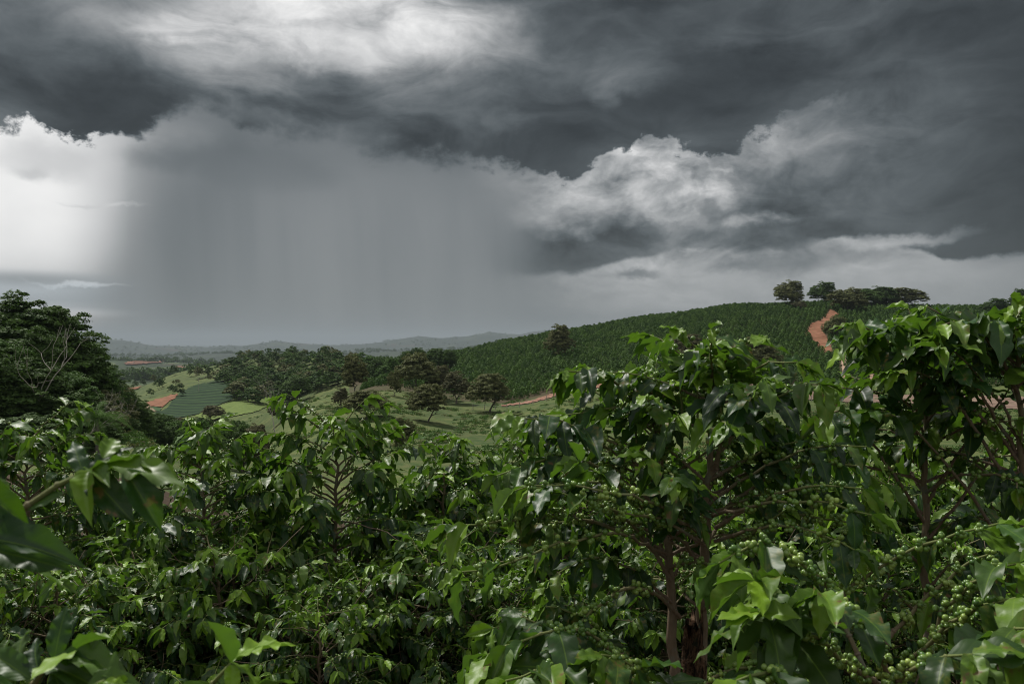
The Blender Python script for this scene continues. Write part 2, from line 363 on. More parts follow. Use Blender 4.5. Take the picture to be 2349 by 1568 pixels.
def leaf_material(name, dark, mid, young, under, rough=0.3, trans=0.28, veins=True, spots=True, spec=0.38):
    """tint = (random, youth - on hill shrubs also painted top light, blemish)"""
    m, t, out = newmat(name)
    r, yv, bl = t.sep(attr(t, 'tint').outputs['Vector'])
    c = t.mixc(r, dark, mid); c = t.mixc(yv, c, young)
    oi = t.n.new('ShaderNodeObjectInfo'); rv_ = oi.outputs['Random']
    if not veins:
        c = t.mixc(t.ss(rv_, 0.2, 1.0), c, t.mixc(0.75, c, tuple(k * 1.1 for k in young))) if name == 'foliage_coffee' else t.mixc(t.mul(rv_, 0.45), c, t.mixc(0.6, c, tuple(k * 0.8 for k in young)))
    normal = None
    if veins:
        uvn = t.n.new('ShaderNodeUVMap'); uvn.uv_map = 'UVMap'; u, v, _ = t.sep(uvn.outputs[0])
        av = t.m('ABSOLUTE', t.sub(v, 0.5))
        mid_r = t.ss(av, 0.035, 0.006)
        ph = t.m('FRACT', t.mul(t.sub(t.mul(u, 1.0), t.mul(av, 0.42)), 9.0))
        tri = t.m('ABSOLUTE', t.sub(ph, 0.5))
        lat = t.mul(t.ss(tri, 0.08, 0.0), t.ss(av, 0.48, 0.36))
        vein = t.m('MAXIMUM', mid_r, t.mul(lat, 0.22))
        c = t.mixc(t.mul(vein, 0.38), c, (young[0] * 0.9, young[1] * 0.85, young[2] * 1.2))
        quilt = t.add(t.m('SINE', t.mul(tri, 3.14)), t.mul(mid_r, -1.0))
        normal = bump(t, quilt, 0.07, 0.003)
    tc = t.n.new('ShaderNodeTexCoord')
    if spots:
        sp = t.noise(tc.outputs['Object'], 38.0, 3, 0.6)
        sm_ = t.mul(t.ss(sp, 0.63, 0.67), t.ss(bl, 0.25, 0.65))
        c = t.mixc(t.mul(sm_, 0.9), c, (0.12, 0.055, 0.03))
        yel = t.mul(t.ss(sp, 0.5, 0.62), t.ss(bl, 0.45, 1.0))
        c = t.mixc(t.mul(yel, 0.35), c, (0.20, 0.20, 0.03))
    geo = t.n.new('ShaderNodeNewGeometry')
    c = t.mixc(t.mul(geo.outputs['Backfacing'], 0.6), c, under)
    b = t.n.new('ShaderNodeBsdfPrincipled'); t.l.new(c, b.inputs['Base Color'])
    rg = t.add(rough, t.mul(geo.outputs['Backfacing'], 0.25)); t.l.new(rg, b.inputs['Roughness'])
    b.inputs['Specular IOR Level'].default_value = spec
    tr = t.n.new('ShaderNodeBsdfTranslucent')
    hsv = t.mixc(0.5, c, (young[0] * 1.0, young[1] * 1.25, young[2] * 0.6)); t.l.new(hsv, tr.inputs[0])
    if normal is not None: t.l.new(normal, b.inputs['Normal'])
    mx = t.n.new('ShaderNodeMixShader'); mx.inputs[0].default_value = trans
    t.l.new(b.outputs[0], mx.inputs[1]); t.l.new(tr.outputs[0], mx.inputs[2]); t.l.new(mx.outputs[0], out.inputs[0])
    return m
M_LEAF = leaf_material('coffee_leaf', (0.006, 0.024, 0.007), (0.019, 0.068, 0.012), (0.21, 0.36, 0.02), (0.06, 0.13, 0.035), rough=0.47, trans=0.24)
def tree_leaf(name, dark, mid, young): return leaf_material(name, dark, mid, young, mid, rough=0.7, trans=0.15, veins=False, spots=False, spec=0.12)
M_FOL = {
    'dark': tree_leaf('foliage_dark', (0.022, 0.046, 0.014), (0.064, 0.110, 0.029), (0.120, 0.204, 0.042)),
    'green': tree_leaf('foliage_green', (0.034, 0.074, 0.019), (0.072, 0.138, 0.032), (0.120, 0.216, 0.036)),
    'olive': tree_leaf('foliage_olive', (0.074, 0.092, 0.038), (0.160, 0.181, 0.070), (0.168, 0.156, 0.060)),
    'brown': tree_leaf('foliage_brown', (0.072, 0.078, 0.042), (0.125, 0.125, 0.06), (0.144, 0.132, 0.060)),
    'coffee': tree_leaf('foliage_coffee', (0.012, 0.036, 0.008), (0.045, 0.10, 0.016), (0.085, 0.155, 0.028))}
def mat_bark(name, a, b_, green):
    m, t, out = newmat(name)
    r, yv, _ = t.sep(attr(t, 'tint').outputs['Vector'])
    tc = t.n.new('ShaderNodeTexCoord'); mp = t.n.new('ShaderNodeMapping'); t.l.new(tc.outputs['Object'], mp.inputs[0]); mp.inputs['Scale'].default_value = (1, 1, 0.22)
    n = t.noise(mp.outputs[0], 90.0, 5, 0.65); c = t.mixc(n, a, b_)
    n2 = t.noise(tc.outputs['Object'], 14.0, 3, 0.6); c = t.mixc(t.ss(n2, 0.55, 0.68), c, (0.16, 0.15, 0.12))
    c = t.mixc(yv, c, green)
    princ(t, out, c, 0.75, 0.3, bump(t, n, 0.6, 0.004)); return m
M_BARK = mat_bark('coffee_bark', (0.07, 0.045, 0.03), (0.27, 0.195, 0.14), (0.13, 0.17, 0.04))
M_TRUNK = mat_bark('tree_bark', (0.06, 0.05, 0.04), (0.17, 0.15, 0.12), (0.3, 0.28, 0.24))
m, t, out = newmat('stump_wood'); M_STUMP = m
tc = t.n.new('ShaderNodeTexCoord'); mp = t.n.new('ShaderNodeMapping'); t.l.new(tc.outputs['Object'], mp.inputs[0]); mp.inputs['Scale'].default_value = (1, 1, 0.3)
n = t.noise(mp.outputs[0], 60.0, 7, 0.7, 0.6); n2 = t.noise(tc.outputs['Object'], 22.0, 5, 0.65)
c = t.mixc(t.ss(n, 0.38, 0.62), (0.018, 0.012, 0.009), (0.17, 0.10, 0.06)); c = t.mixc(t.ss(n2, 0.56, 0.66), c, (0.30, 0.20, 0.13)); c = t.mixc(t.ss(n2, 0.42, 0.34), c, (0.03, 0.035, 0.02))
princ(t, out, c, 0.9, 0.15, bump(t, t.add(n, t.mul(n2, 1.5)), 1.0, 0.02))
m, t, out = newmat('coffee_cherry'); M_CHERRY = m
r, yv, _ = t.sep(attr(t, 'tint').outputs['Vector'])
c = t.mixc(r, (0.040, 0.105, 0.015), (0.13, 0.23, 0.035)); c = t.mixc(yv, c, (0.36, 0.46, 0.10))
princ(t, out, c, 0.32, 0.5)

# ------------------------------------------------------------------ terrain
def zY(d, Y): return (CY - Y) / FD * d
def YV(d, Y): return (d, zY(d, Y))
FARL = [(1400, 'Y', 862), (2300, 'Y', 829), (3000, 'z', -150), (4600, 'r', 13), (6500, 'z', -170), (9000, 'r', 15), (13000, 'z', -120), (30000, 'z', -150)]
R13 = ([-400, 200, 230, 350, 420, 500, 560, 640, 690, 760, 850, 900, 960, 1040, 1150, 1300, 1500, 2400], [800, 803, 808, 806, 800, 797, 800, 797, 802, 798, 788, 790, 798, 790, 774, 760, 750, 750])
R15 = ([-400, 150, 200, 240, 290, 340, 400, 480, 560, 600, 640, 700, 760, 820, 900, 950, 1000, 1060, 1120, 1180, 1215, 1250, 1300, 2400], [775, 762, 767, 771, 778, 786, 790, 794, 792, 786, 782, 787, 790, 782, 768, 760, 765, 762, 751, 760, 752, 746, 744, 730])
COLS = {
    -900: [(0, -1.65), (3, -1.7), (20, -3.6), (55, -7.5), (85, -7.5), (115, -7), (160, -10), (300, -20), (600, -25), (900, -45)],
    0:    [(0, -1.65), (3, -1.7), (20, -4.4), (58, -8.8), (85, -9.5), (115, -9), (165, -14), (300, -30), YV(600, 900), (900, -50)],
    150:  [(0, -1.65), (3, -1.65), (20, -4.8), (56, -9.3), (86, -9.6), (120, -11), (170, -18), (310, -31), YV(600, 898), (900, -50)],
    300:  [(0, -1.65), (3, -1.65), (20, -5.0), (56, -9.6), YV(88, 982), (128, -17), (200, -30), YV(330, 935), YV(600, 893), (900, -50)],
    430:  [(0, -1.65), (3, -1.65), (20, -5.2), (60, -11.5), YV(90, 1036), (140, -22), YV(235, 1005), YV(340, 940), YV(620, 842), (900, -45)],
    560:  [(0, -1.65), (3, -1.62), (20, -5.3), (65, -13.5), (100, -17), (150, -23), YV(235, 955), YV(345, 925), YV(640, 818), (950, -40)],
    660:  [(0, -1.65), (3, -1.62), (20, -5.3), (70, -14.5), YV(112, 1040), YV(165, 955), YV(205, 925), (300, -31), YV(620, 812), (950, -40)],
    760:  [(0, -1.65), (3, -1.62), (20, -5.3), (72, -15.0), YV(112, 1035), YV(162, 935), YV(205, 897), (300, -24), YV(560, 810), (950, -35)],
    900:  [(0, -1.65), (3, -1.62), (20, -5.2), (75, -15.5), YV(112, 1035), YV(160, 930), YV(205, 886), YV(300, 866), YV(480, 824), (900, -35)],
    1040: [(0, -1.65), (3, -1.62), (20, -5.1), (75, -15.8), YV(110, 1040), YV(158, 960), YV(205, 915), YV(300, 852), YV(400, 806), (640, -25)],
    1170: [(0, -1.65), (3, -1.60), (20, -5.0), (72, -15.5), YV(108, 1045), YV(155, 968), YV(203, 928), YV(290, 848), YV(405, 780), (640, -22)],
    1300: [(0, -1.65), (3, -1.60), (20, -4.9), (70, -15.0), YV(106, 1045), YV(150, 962), YV(200, 903), YV(290, 820), YV(420, 756), (640, -16)],
    1500: [(0, -1.65), (3, -1.60), (20, -4.8), (68, -14.5), YV(104, 1045), YV(148, 958), YV(195, 898), YV(295, 795), YV(440, 722), (660, -8)],
    1700: [(0, -1.65), (3, -1.60), (20, -4.7), (66, -14.2), YV(102, 1050), YV(145, 965), YV(190, 903), YV(300, 785), YV(450, 696), (680, -2)],
    1900: [(0, -1.65), (3, -1.62), (20, -4.6), (66, -14.0), YV(102, 1050), YV(142, 968), YV(188, 910), YV(300, 778), YV(450, 688), (680, 0)],
    2120: [(0, -1.65), (3, -1.62), (20, -4.5), (64, -13.5), YV(100, 1050), YV(140, 970), YV(186, 915), YV(300, 785), YV(450, 697), (680, 0)],
    2349: [(0, -1.65), (3, -1.62), (20, -4.4), (62, -13.0), YV(98, 1045), YV(138, 965), YV(184, 910), YV(300, 785), YV(450, 700), (680, 0)],
    3600: [(0, -1.65), (3, -1.65), (20, -4.2), (60, -11), (98, -11), (138, -10), (184, -8), (300, 0), (450, 20), (680, 0)]}
RL = np.concatenate([[0.0, 0.5, 1.0, 1.5], np.geomspace(2.0, 30000, 600)])
CX_L = sorted(COLS)
PH = np.radians(np.concatenate([np.arange(-180, -52, 4.0), np.arange(-52, -36, 1.0), np.arange(-36, 36.01, 0.1), np.arange(37, 52, 1.0), np.arange(52, 180.1, 4.0)]))
def build_table():
    Z = np.zeros((len(PH), len(RL))); lg = np.log(RL + 1.5)
    for i, ph in enumerate(PH):
        a = max(-1.02, min(1.02, ph)); X = CX + FD * math.tan(a); X = max(-900, min(3600, X)); cs = math.cos(a)
        j = max(0, min(len(CX_L) - 2, int(np.searchsorted(CX_L, X)) - 1)); f = (X - CX_L[j]) / (CX_L[j + 1] - CX_L[j]); f = f * f * (3 - 2 * f) * 0.5 + f * 0.5
        A = np.array(COLS[CX_L[j]]); B = np.array(COLS[CX_L[j + 1]]); Q = A * (1 - f) + B * f
        ds = list(Q[:, 0]); zs = list(Q[:, 1])
        for d, k, v in FARL:
            if k == 'Y': z = zY(d, v)
            elif k == 'z': z = v
            else:
                T = R13 if v == 13 else R15
                z = zY(d, np.interp(X, *T)) - (10 if v == 13 else 12)
            ds.append(d); zs.append(z)
        r = np.array(ds) / cs
        Z[i] = np.interp(lg, np.log(r + 1.5), zs)
    # smooth along range, then a little across
    k = np.exp(-0.5 * (np.arange(-10, 11) / 4.2) ** 2); k /= k.sum()
    Zp = np.pad(Z, ((0, 0), (10, 10)), 'edge'); Z = sum(k[q] * Zp[:, q:q + Z.shape[1]] for q in range(21))
    k = np.exp(-0.5 * (np.arange(-6, 7) / 2.5) ** 2); k /= k.sum()
    Zp = np.pad(Z, ((6, 6), (0, 0)), 'edge'); Z = sum(k[q] * Zp[q:q + Z.shape[0]] for q in range(13))
    R, A = np.meshgrid(RL, PH); x = R * np.sin(A); y = R * np.cos(A)
    Z += fbm(x / 3.0, y / 3.0, 3, 5) * 0.18 * np.clip(R / 20, 0, 1)
    Z += fbm(x / 30.0, y / 30.0, 4, 9) * 2.0 * np.clip((R - 60) / 200, 0, 1)
    Z += fbm(x / 260.0, y / 260.0, 5, 3) * 60 * np.clip((R - 1000) / 2500, 0, 1)
    Z += fbm(x / 1400.0, y / 1400.0, 5, 13) * 120 * np.clip((R - 3200) / 6000, 0, 1)
    return x, y, Z
TX, TY, TZ = build_table()
def ground(x, y):
    x = np.asarray(x, float); y = np.asarray(y, float); r = np.hypot(x, y); a = np.arctan2(x, y)
    i = np.clip(np.searchsorted(PH, a) - 1, 0, len(PH) - 2); j = np.clip(np.searchsorted(RL, r) - 1, 0, len(RL) - 2)
    f = np.clip((a - PH[i]) / (PH[i + 1] - PH[i]), 0, 1); g = np.clip((r - RL[j]) / (RL[j + 1] - RL[j]), 0, 1)
    return (TZ[i, j] * (1 - g) + TZ[i, j + 1] * g) * (1 - f) + (TZ[i + 1, j] * (1 - g) + TZ[i + 1, j + 1] * g) * f
def scr(x, y, z): return CX + FD * x / y, CY - FD * z / y
RS = np.geomspace(60, 14000, 1600)
def hit(X, Y, rmin=60.0, rmax=14000.0):
    """where the line of sight through frame point (X, Y) meets the ground; None in the sky"""
    R = RS[(RS >= rmin) & (RS <= rmax)]
    x = (X - CX) / FD * R; z = ground(x, R); Yt = CY - FD * z / R
    k = np.nonzero(Yt <= Y)[0]
    if len(k) == 0: return None
    k = k[0]
    if k == 0: d = R[0]
    else: f = (Yt[k - 1] - Y) / (Yt[k - 1] - Yt[k] + 1e-9); d = R[k - 1] + (R[k] - R[k - 1]) * f
    x = (X - CX) / FD * d
    return np.array([x, d, float(ground(x, d))])
nP, nR = TX.shape
idx = np.arange(nP * nR).reshape(nP, nR)
Q = np.stack([idx[:-1, :-1], idx[1:, :-1], idx[1:, 1:], idx[:-1, 1:]], -1).reshape(-1, 4)
# field: 0 pasture, 1 leaf litter under the coffee, 2 woodland floor
fx = TX.ravel(); fy = TY.ravel(); R_ = np.hypot(fx, fy); XX = np.where(fy > 1, CX + FD * fx / np.maximum(fy, 1), 1e5)
coffee_far = ((fy > 200) & (fy < 640) & (XX > 800) & (XX < 4000)).astype(float)
litter = ((R_ < 62)).astype(float)
far = np.clip((R_ - 700) / 500, 0, 1)
m, t, out = newmat('ground'); M_GROUND = m
geo = t.n.new('ShaderNodeNewGeometry'); pos = geo.outputs['Position']
litA, cofA, farA = t.sep(attr(t, 'zone').outputs['Vector'])
n1 = t.noise(pos, 0.045, 5, 0.6); n2 = t.noise(pos, 0.5, 5, 0.65); n3 = t.noise(pos, 3.0, 4, 0.7)
g = t.mixc(t.ss(n1, 0.35, 0.65), (0.045, 0.078, 0.020), (0.095, 0.128, 0.034))
g = t.mixc(t.mul(t.ss(n2, 0.42, 0.68), 0.55), g, (0.14, 0.135, 0.055))
g = t.mixc(t.mul(t.ss(n2, 0.50, 0.30), 0.8), g, (0.035, 0.065, 0.018))
g = t.mixc(t.mul(t.ss(n3, 0.6, 0.8), 0.5), g, (0.19, 0.175, 0.09))
g = t.mixc(t.mul(t.ss(n1, 0.66, 0.72), t.mul(t.ss(n3, 0.5, 0.6), 0.8)), g, (0.24, 0.13, 0.08))
# grazing terraces: narrow darker ledges along the slope
mp = t.n.new('ShaderNodeMapping'); t.l.new(pos, mp.inputs[0]); mp.inputs['Scale'].default_value = (0.05, 0.5, 1.6)
tr = t.noise(mp.outputs[0], 1.0, 4, 0.6); g = t.mixc(t.mul(t.ss(tr, 0.52, 0.62), 0.45), g, (0.045, 0.06, 0.022))
lit = t.mixc(n2, (0.03, 0.02, 0.012), (0.075, 0.05, 0.03)); g = t.mixc(litA, g, lit)
cf = t.mixc(n2, (0.03, 0.035, 0.014), (0.09, 0.06, 0.035)); g = t.mixc(t.mul(cofA, t.ss(n1, 0.3, 0.6, 0.5, 1.0)), g, cf)
# distant farmland: patches of pasture, coffee, woods and ploughed earth
vo = t.n.new('ShaderNodeTexVoronoi'); vo.inputs['Scale'].default_value = 0.0042; t.l.new(pos, vo.inputs['Vector'])
wv = t.sep(vo.outputs['Color'])
pf = t.ramp(wv[0], [(0.0, (0.03, 0.05, 0.022)), (0.35, (0.04, 0.065, 0.028)), (0.55, (0.07, 0.095, 0.035)), (0.72, (0.085, 0.11, 0.042)), (0.82, (0.028, 0.045, 0.02)), (0.94, (0.12, 0.07, 0.05))], 'CONSTANT')
woods = t.noise(pos, 0.006, 6, 0.7)
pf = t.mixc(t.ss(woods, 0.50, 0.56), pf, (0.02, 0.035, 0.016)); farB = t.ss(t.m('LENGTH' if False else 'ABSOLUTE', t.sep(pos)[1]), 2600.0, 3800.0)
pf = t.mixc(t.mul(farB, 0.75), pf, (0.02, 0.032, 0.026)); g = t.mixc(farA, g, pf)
princ(t, out, g, 0.95, 0.15, bump(t, t.add(n3, t.mul(n2, 3.0)), 0.5, 0.25))
me = mesh_from('ground', np.stack([fx, fy, TZ.ravel()], 1), [Q[:, ::-1]], [M_GROUND], attrs={'zone': np.stack([litter, coffee_far, far], 1)})
tag(link('ground', me), kind='structure')

# ---- roads, bare earth and fields draped over the ground
def earth_mat(name, a, b_, grass=0.0, stripes=None):
    m, t, out = newmat(name); geo = t.n.new('ShaderNodeNewGeometry'); p = geo.outputs['Position']
    n = t.noise(p, 0.35, 5, 0.65); n2 = t.noise(p, 2.2, 4, 0.7)
    c = t.mixc(t.ss(n, 0.3, 0.7), a, b_); c = t.mixc(t.mul(t.ss(n2, 0.55, 0.75), 0.4), c, tuple(k * 0.5 for k in a))
    if grass: c = t.mixc(t.ss(t.noise(p, 0.5, 5, 0.7), 0.62 - grass, 0.70 - grass), c, (0.07, 0.09, 0.03))
    if stripes:
        ang, per, col = stripes; x, y, z = t.sep(p)
        s_ = t.m('SINE', t.mul(t.add(t.mul(x, math.cos(ang)), t.mul(y, math.sin(ang))), 2 * math.pi / per))
        c = t.mixc(t.ss(t.add(s_, t.mul(t.sub(n2, 0.5), 1.5)), -0.1, 0.5), c, col)
    princ(t, out, c, 0.95, 0.1, bump(t, n2, 0.5, 0.1)); return m
M_RED = earth_mat('red_earth', (0.15, 0.066, 0.038), (0.27, 0.130, 0.078), 0.05)
M_REDG = earth_mat('red_earth_grassy', (0.20, 0.10, 0.065), (0.32, 0.18, 0.13), 0.05)
M_DRY = earth_mat('dry_litter', (0.13, 0.085, 0.065), (0.24, 0.17, 0.13), 0.05)
M_TAN = earth_mat('pale_earth', (0.30, 0.19, 0.13), (0.42, 0.30, 0.22), 0.02)
M_PLOUGH = earth_mat('brown_plough', (0.11, 0.05, 0.035), (0.16, 0.08, 0.05))
M_LAWN = earth_mat('bright_grass', (0.085, 0.13, 0.032), (0.14, 0.185, 0.048), 0.04)
M_ROWS = earth_mat('planted_rows', (0.20, 0.15, 0.10), (0.28, 0.22, 0.15), 0.0, (0.5, 7.0, (0.04, 0.08, 0.03)))
M_FIELD = earth_mat('coffee_field', (0.018, 0.044, 0.016), (0.034, 0.066, 0.022), 0.0, (1.2, 9.0, (0.010, 0.026, 0.011)))
EXCL = []
def drape(name, poly, mat, rmin, rmax, lift=0.25, step=(2.0, 1.0), excl=True):
    poly = [tuple(p) for p in poly]
    if excl: EXCL.append(poly)
    xs = np.arange(min(p[0] for p in poly) - 4, max(p[0] for p in poly) + 4, step[0]); ys = np.arange(min(p[1] for p in poly) - 3, max(p[1] for p in poly) + 3, step[1])
    GX, GY = np.meshgrid(xs, ys)
    inn = inpoly(GX + fbm(GX / 7, GY / 5, 3, 2) * 9, GY + fbm(GX / 7, GY / 5, 3, 7) * 4, poly)
    ids = -np.ones(GX.shape, int); V = []
    for j, X in enumerate(xs):
        if not inn[:, j].any(): continue
        R = RS[(RS >= rmin) & (RS <= rmax)]; x = (X - CX) / FD * R; z = ground(x, R); Yt = CY - FD * z / R
        Ym = np.minimum.accumulate(Yt)
        for i, Y in enumerate(ys):
            if not inn[i, j]: continue
            k = np.nonzero(Ym <= Y)[0]
            if len(k) == 0 or k[0] == 0: continue
            k = k[0]; f = (Yt[k - 1] - Y) / (Yt[k - 1] - Yt[k] + 1e-9)
            d = R[k - 1] + (R[k] - R[k - 1]) * f; xx = (X - CX) / FD * d
            ids[i, j] = len(V); V.append((xx, d, float(ground(xx, d)) + lift))
    V = np.array(V); F = []
    for i in range(len(ys) - 1):
        for j in range(len(xs) - 1):
            q = [ids[i + 1, j], ids[i + 1, j + 1], ids[i, j + 1], ids[i, j]]
            if min(q) < 0: continue
            dd = V[q][:, 1]
            if dd.max() - dd.min() > 0.22 * dd.min(): continue
            F.append(q)
    me = mesh_from(name, V, [F], [mat]); return tag(link(name, me), kind='structure')
def ribbon(pts, w):
    """polyline with widths -> polygon in frame coordinates"""
    p = np.array(pts, float); return [(x, y - h) for x, y, h in p] + [(x, y + h) for x, y, h in p[::-1]]
drape('dirt_road', [(1903, 708), (1928, 720), (1897, 742), (1888, 758), (1902, 783), (1914, 806), (1893, 812), (1868, 788), (1846, 764), (1860, 742), (1885, 733)], M_RED, 200, 460, 0.3)
drape('dirt_track', ribbon([(1150, 931, 2.0), (1200, 925, 3.0), (1250, 913, 4.5), (1290, 899, 5.5), (1330, 888, 5.0), (1400, 884, 5), (1480, 889, 6)], 1), M_REDG, 120, 260, 0.2)
drape('dirt_path', ribbon([(1480, 888, 5), (1560, 886, 6), (1640, 893, 9), (1750, 893, 12), (1860, 906, 12), (1960, 915, 9), (2060, 915, 10), (2349, 925, 16)], 1), M_DRY, 110, 260, 0.2)
drape('field_track', [(1928, 808), (1940, 808), (1946, 845), (1950, 880), (1930, 880), (1930, 845)], M_TAN, 170, 330, 0.3)
drape('field_lane', [(1985, 812), (1998, 815), (2002, 850), (2010, 885), (1990, 885), (1990, 845)], M_TAN, 170, 330, 0.3)
drape('cleared_earth_field', [(330, 925), (360, 915), (408, 901), (404, 912), (372, 936), (345, 932)], M_RED, 220, 480, 0.4, (1.5, 0.8))
drape('seedling_field', [(318, 930), (345, 932), (372, 937), (365, 945), (330, 944)], M_ROWS, 220, 460, 0.4, (1.5, 0.8))
drape('coffee_field', [(335, 955), (380, 937), (410, 902), (440, 884), (500, 872), (560, 868), (585, 885), (560, 905), (500, 930), (455, 950), (400, 962)], M_FIELD, 220, 560, 0.3)
drape('pasture_slope', [(440, 955), (500, 932), (545, 915), (600, 905), (625, 925), (590, 945), (540, 955), (480, 965)], M_LAWN, 200, 520, 0.3)
drape('earth_bank', [(285, 893), (330, 884), (318, 892), (290, 899)], M_RED, 400, 760, 0.8, (1.5, 0.8))
drape('ploughed_field', [(285, 833), (330, 826), (368, 826), (372, 833), (330, 836), (290, 838)], M_PLOUGH, 1300, 2600, 3, (1.5, 0.7))

# ------------------------------------------------------------------ coffee bushes
def leaf_template(nu, nv, seed=0, droop=0.25, ruffle=0.05, fold=0.22):
    """unit length leaf along +X, width along Y, upper side +Z"""
    r = np.random.default_rng(seed); u = np.linspace(0, 1, nu + 1); v = np.linspace(-1, 1, nv + 1)
    U, V_ = np.meshgrid(u, v, indexing='ij')
    w = 0.205 * np.interp(U, [0, .03, .10, .2, .33, .48, .62, .75, .85, .92, .97, 1], [.03, .22, .56, .82, .98, 1, .92, .72, .44, .20, .07, .02])
    ph = r.uniform(0, 6.28, 2); fr = r.uniform(5.6, 7.4)
    edge = np.abs(V_) ** 2.2
    ruf = ruffle * edge * np.where(V_ > 0, np.sin(fr * U * 3.0 + ph[0]), np.sin(fr * U * 3.0 + ph[1])) * np.sin(np.pi * U)
    x = U - 0.06 * droop * U ** 2; y = V_ * w * (1 + 0.025 * np.sin(fr * 3 * U + ph[0]) * edge)
    z = -droop * U ** 2 + np.abs(V_) * w * fold * 2 + ruf - 0.10 * edge * w * 2
    y = y + 0.05 * r.uniform(-1, 1) * U ** 2
    T = np.stack([x, y, z], -1).reshape(-1, 3); uv = np.stack([U, V_ * 0.5 + 0.5], -1).reshape(-1, 2)
    i = np.arange(nu)[:, None] * (nv + 1); j = np.arange(nv)[None]
    F = np.stack([i + j, i + nv + 1 + j, i + nv + 2 + j, i + j + 1], -1).reshape(-1, 4)
    return T, F, uv
LT = {3: [leaf_template(20, 6, k, (0.10, 0.32, 0.5)[k % 3], (0.035, 0.055, 0.08)[(k // 2) % 3], (0.15, 0.35, 0.6)[(k // 3) % 3]) for k in range(12)],
      2: [leaf_template(12, 4, k, (0.10, 0.3, 0.5)[k % 3], 0.05, (0.2, 0.5)[k % 2]) for k in range(6)],
      1: [leaf_template(4, 2, k, 0.15 + 0.2 * (k % 2), 0.0, 0.3) for k in range(3)]}
def ico(sub):
    t = (1 + 5 ** 0.5) / 2
    V = [(-1, t, 0), (1, t, 0), (-1, -t, 0), (1, -t, 0), (0, -1, t), (0, 1, t), (0, -1, -t), (0, 1, -t), (t, 0, -1), (t, 0, 1), (-t, 0, -1), (-t, 0, 1)]
    F = [(0, 11, 5), (0, 5, 1), (0, 1, 7), (0, 7, 10), (0, 10, 11), (1, 5, 9), (5, 11, 4), (11, 10, 2), (10, 7, 6), (7, 1, 8), (3, 9, 4), (3, 4, 2), (3, 2, 6), (3, 6, 8), (3, 8, 9), (4, 9, 5), (2, 4, 11), (6, 2, 10), (8, 6, 7), (9, 8, 1)]
    V = [np.array(v, float) / np.linalg.norm(v) for v in V]
    for _ in range(sub):
        c = {}; F2 = []
        def midp(a, b):
            k = (min(a, b), max(a, b))
            if k not in c: q = V[a] + V[b]; c[k] = len(V); V.append(q / np.linalg.norm(q))
            return c[k]
        for a, b, d in F:
            ab, bd, da = midp(a, b), midp(b, d), midp(d, a); F2 += [(a, ab, da), (b, bd, ab), (d, da, bd), (ab, bd, da)]
        F = F2
    return np.array(V), np.array(F)
ICO = {1: ico(0), 2: ico(1), 3: ico(1)}
def nrm(v): return v / (np.linalg.norm(v) + 1e-9)
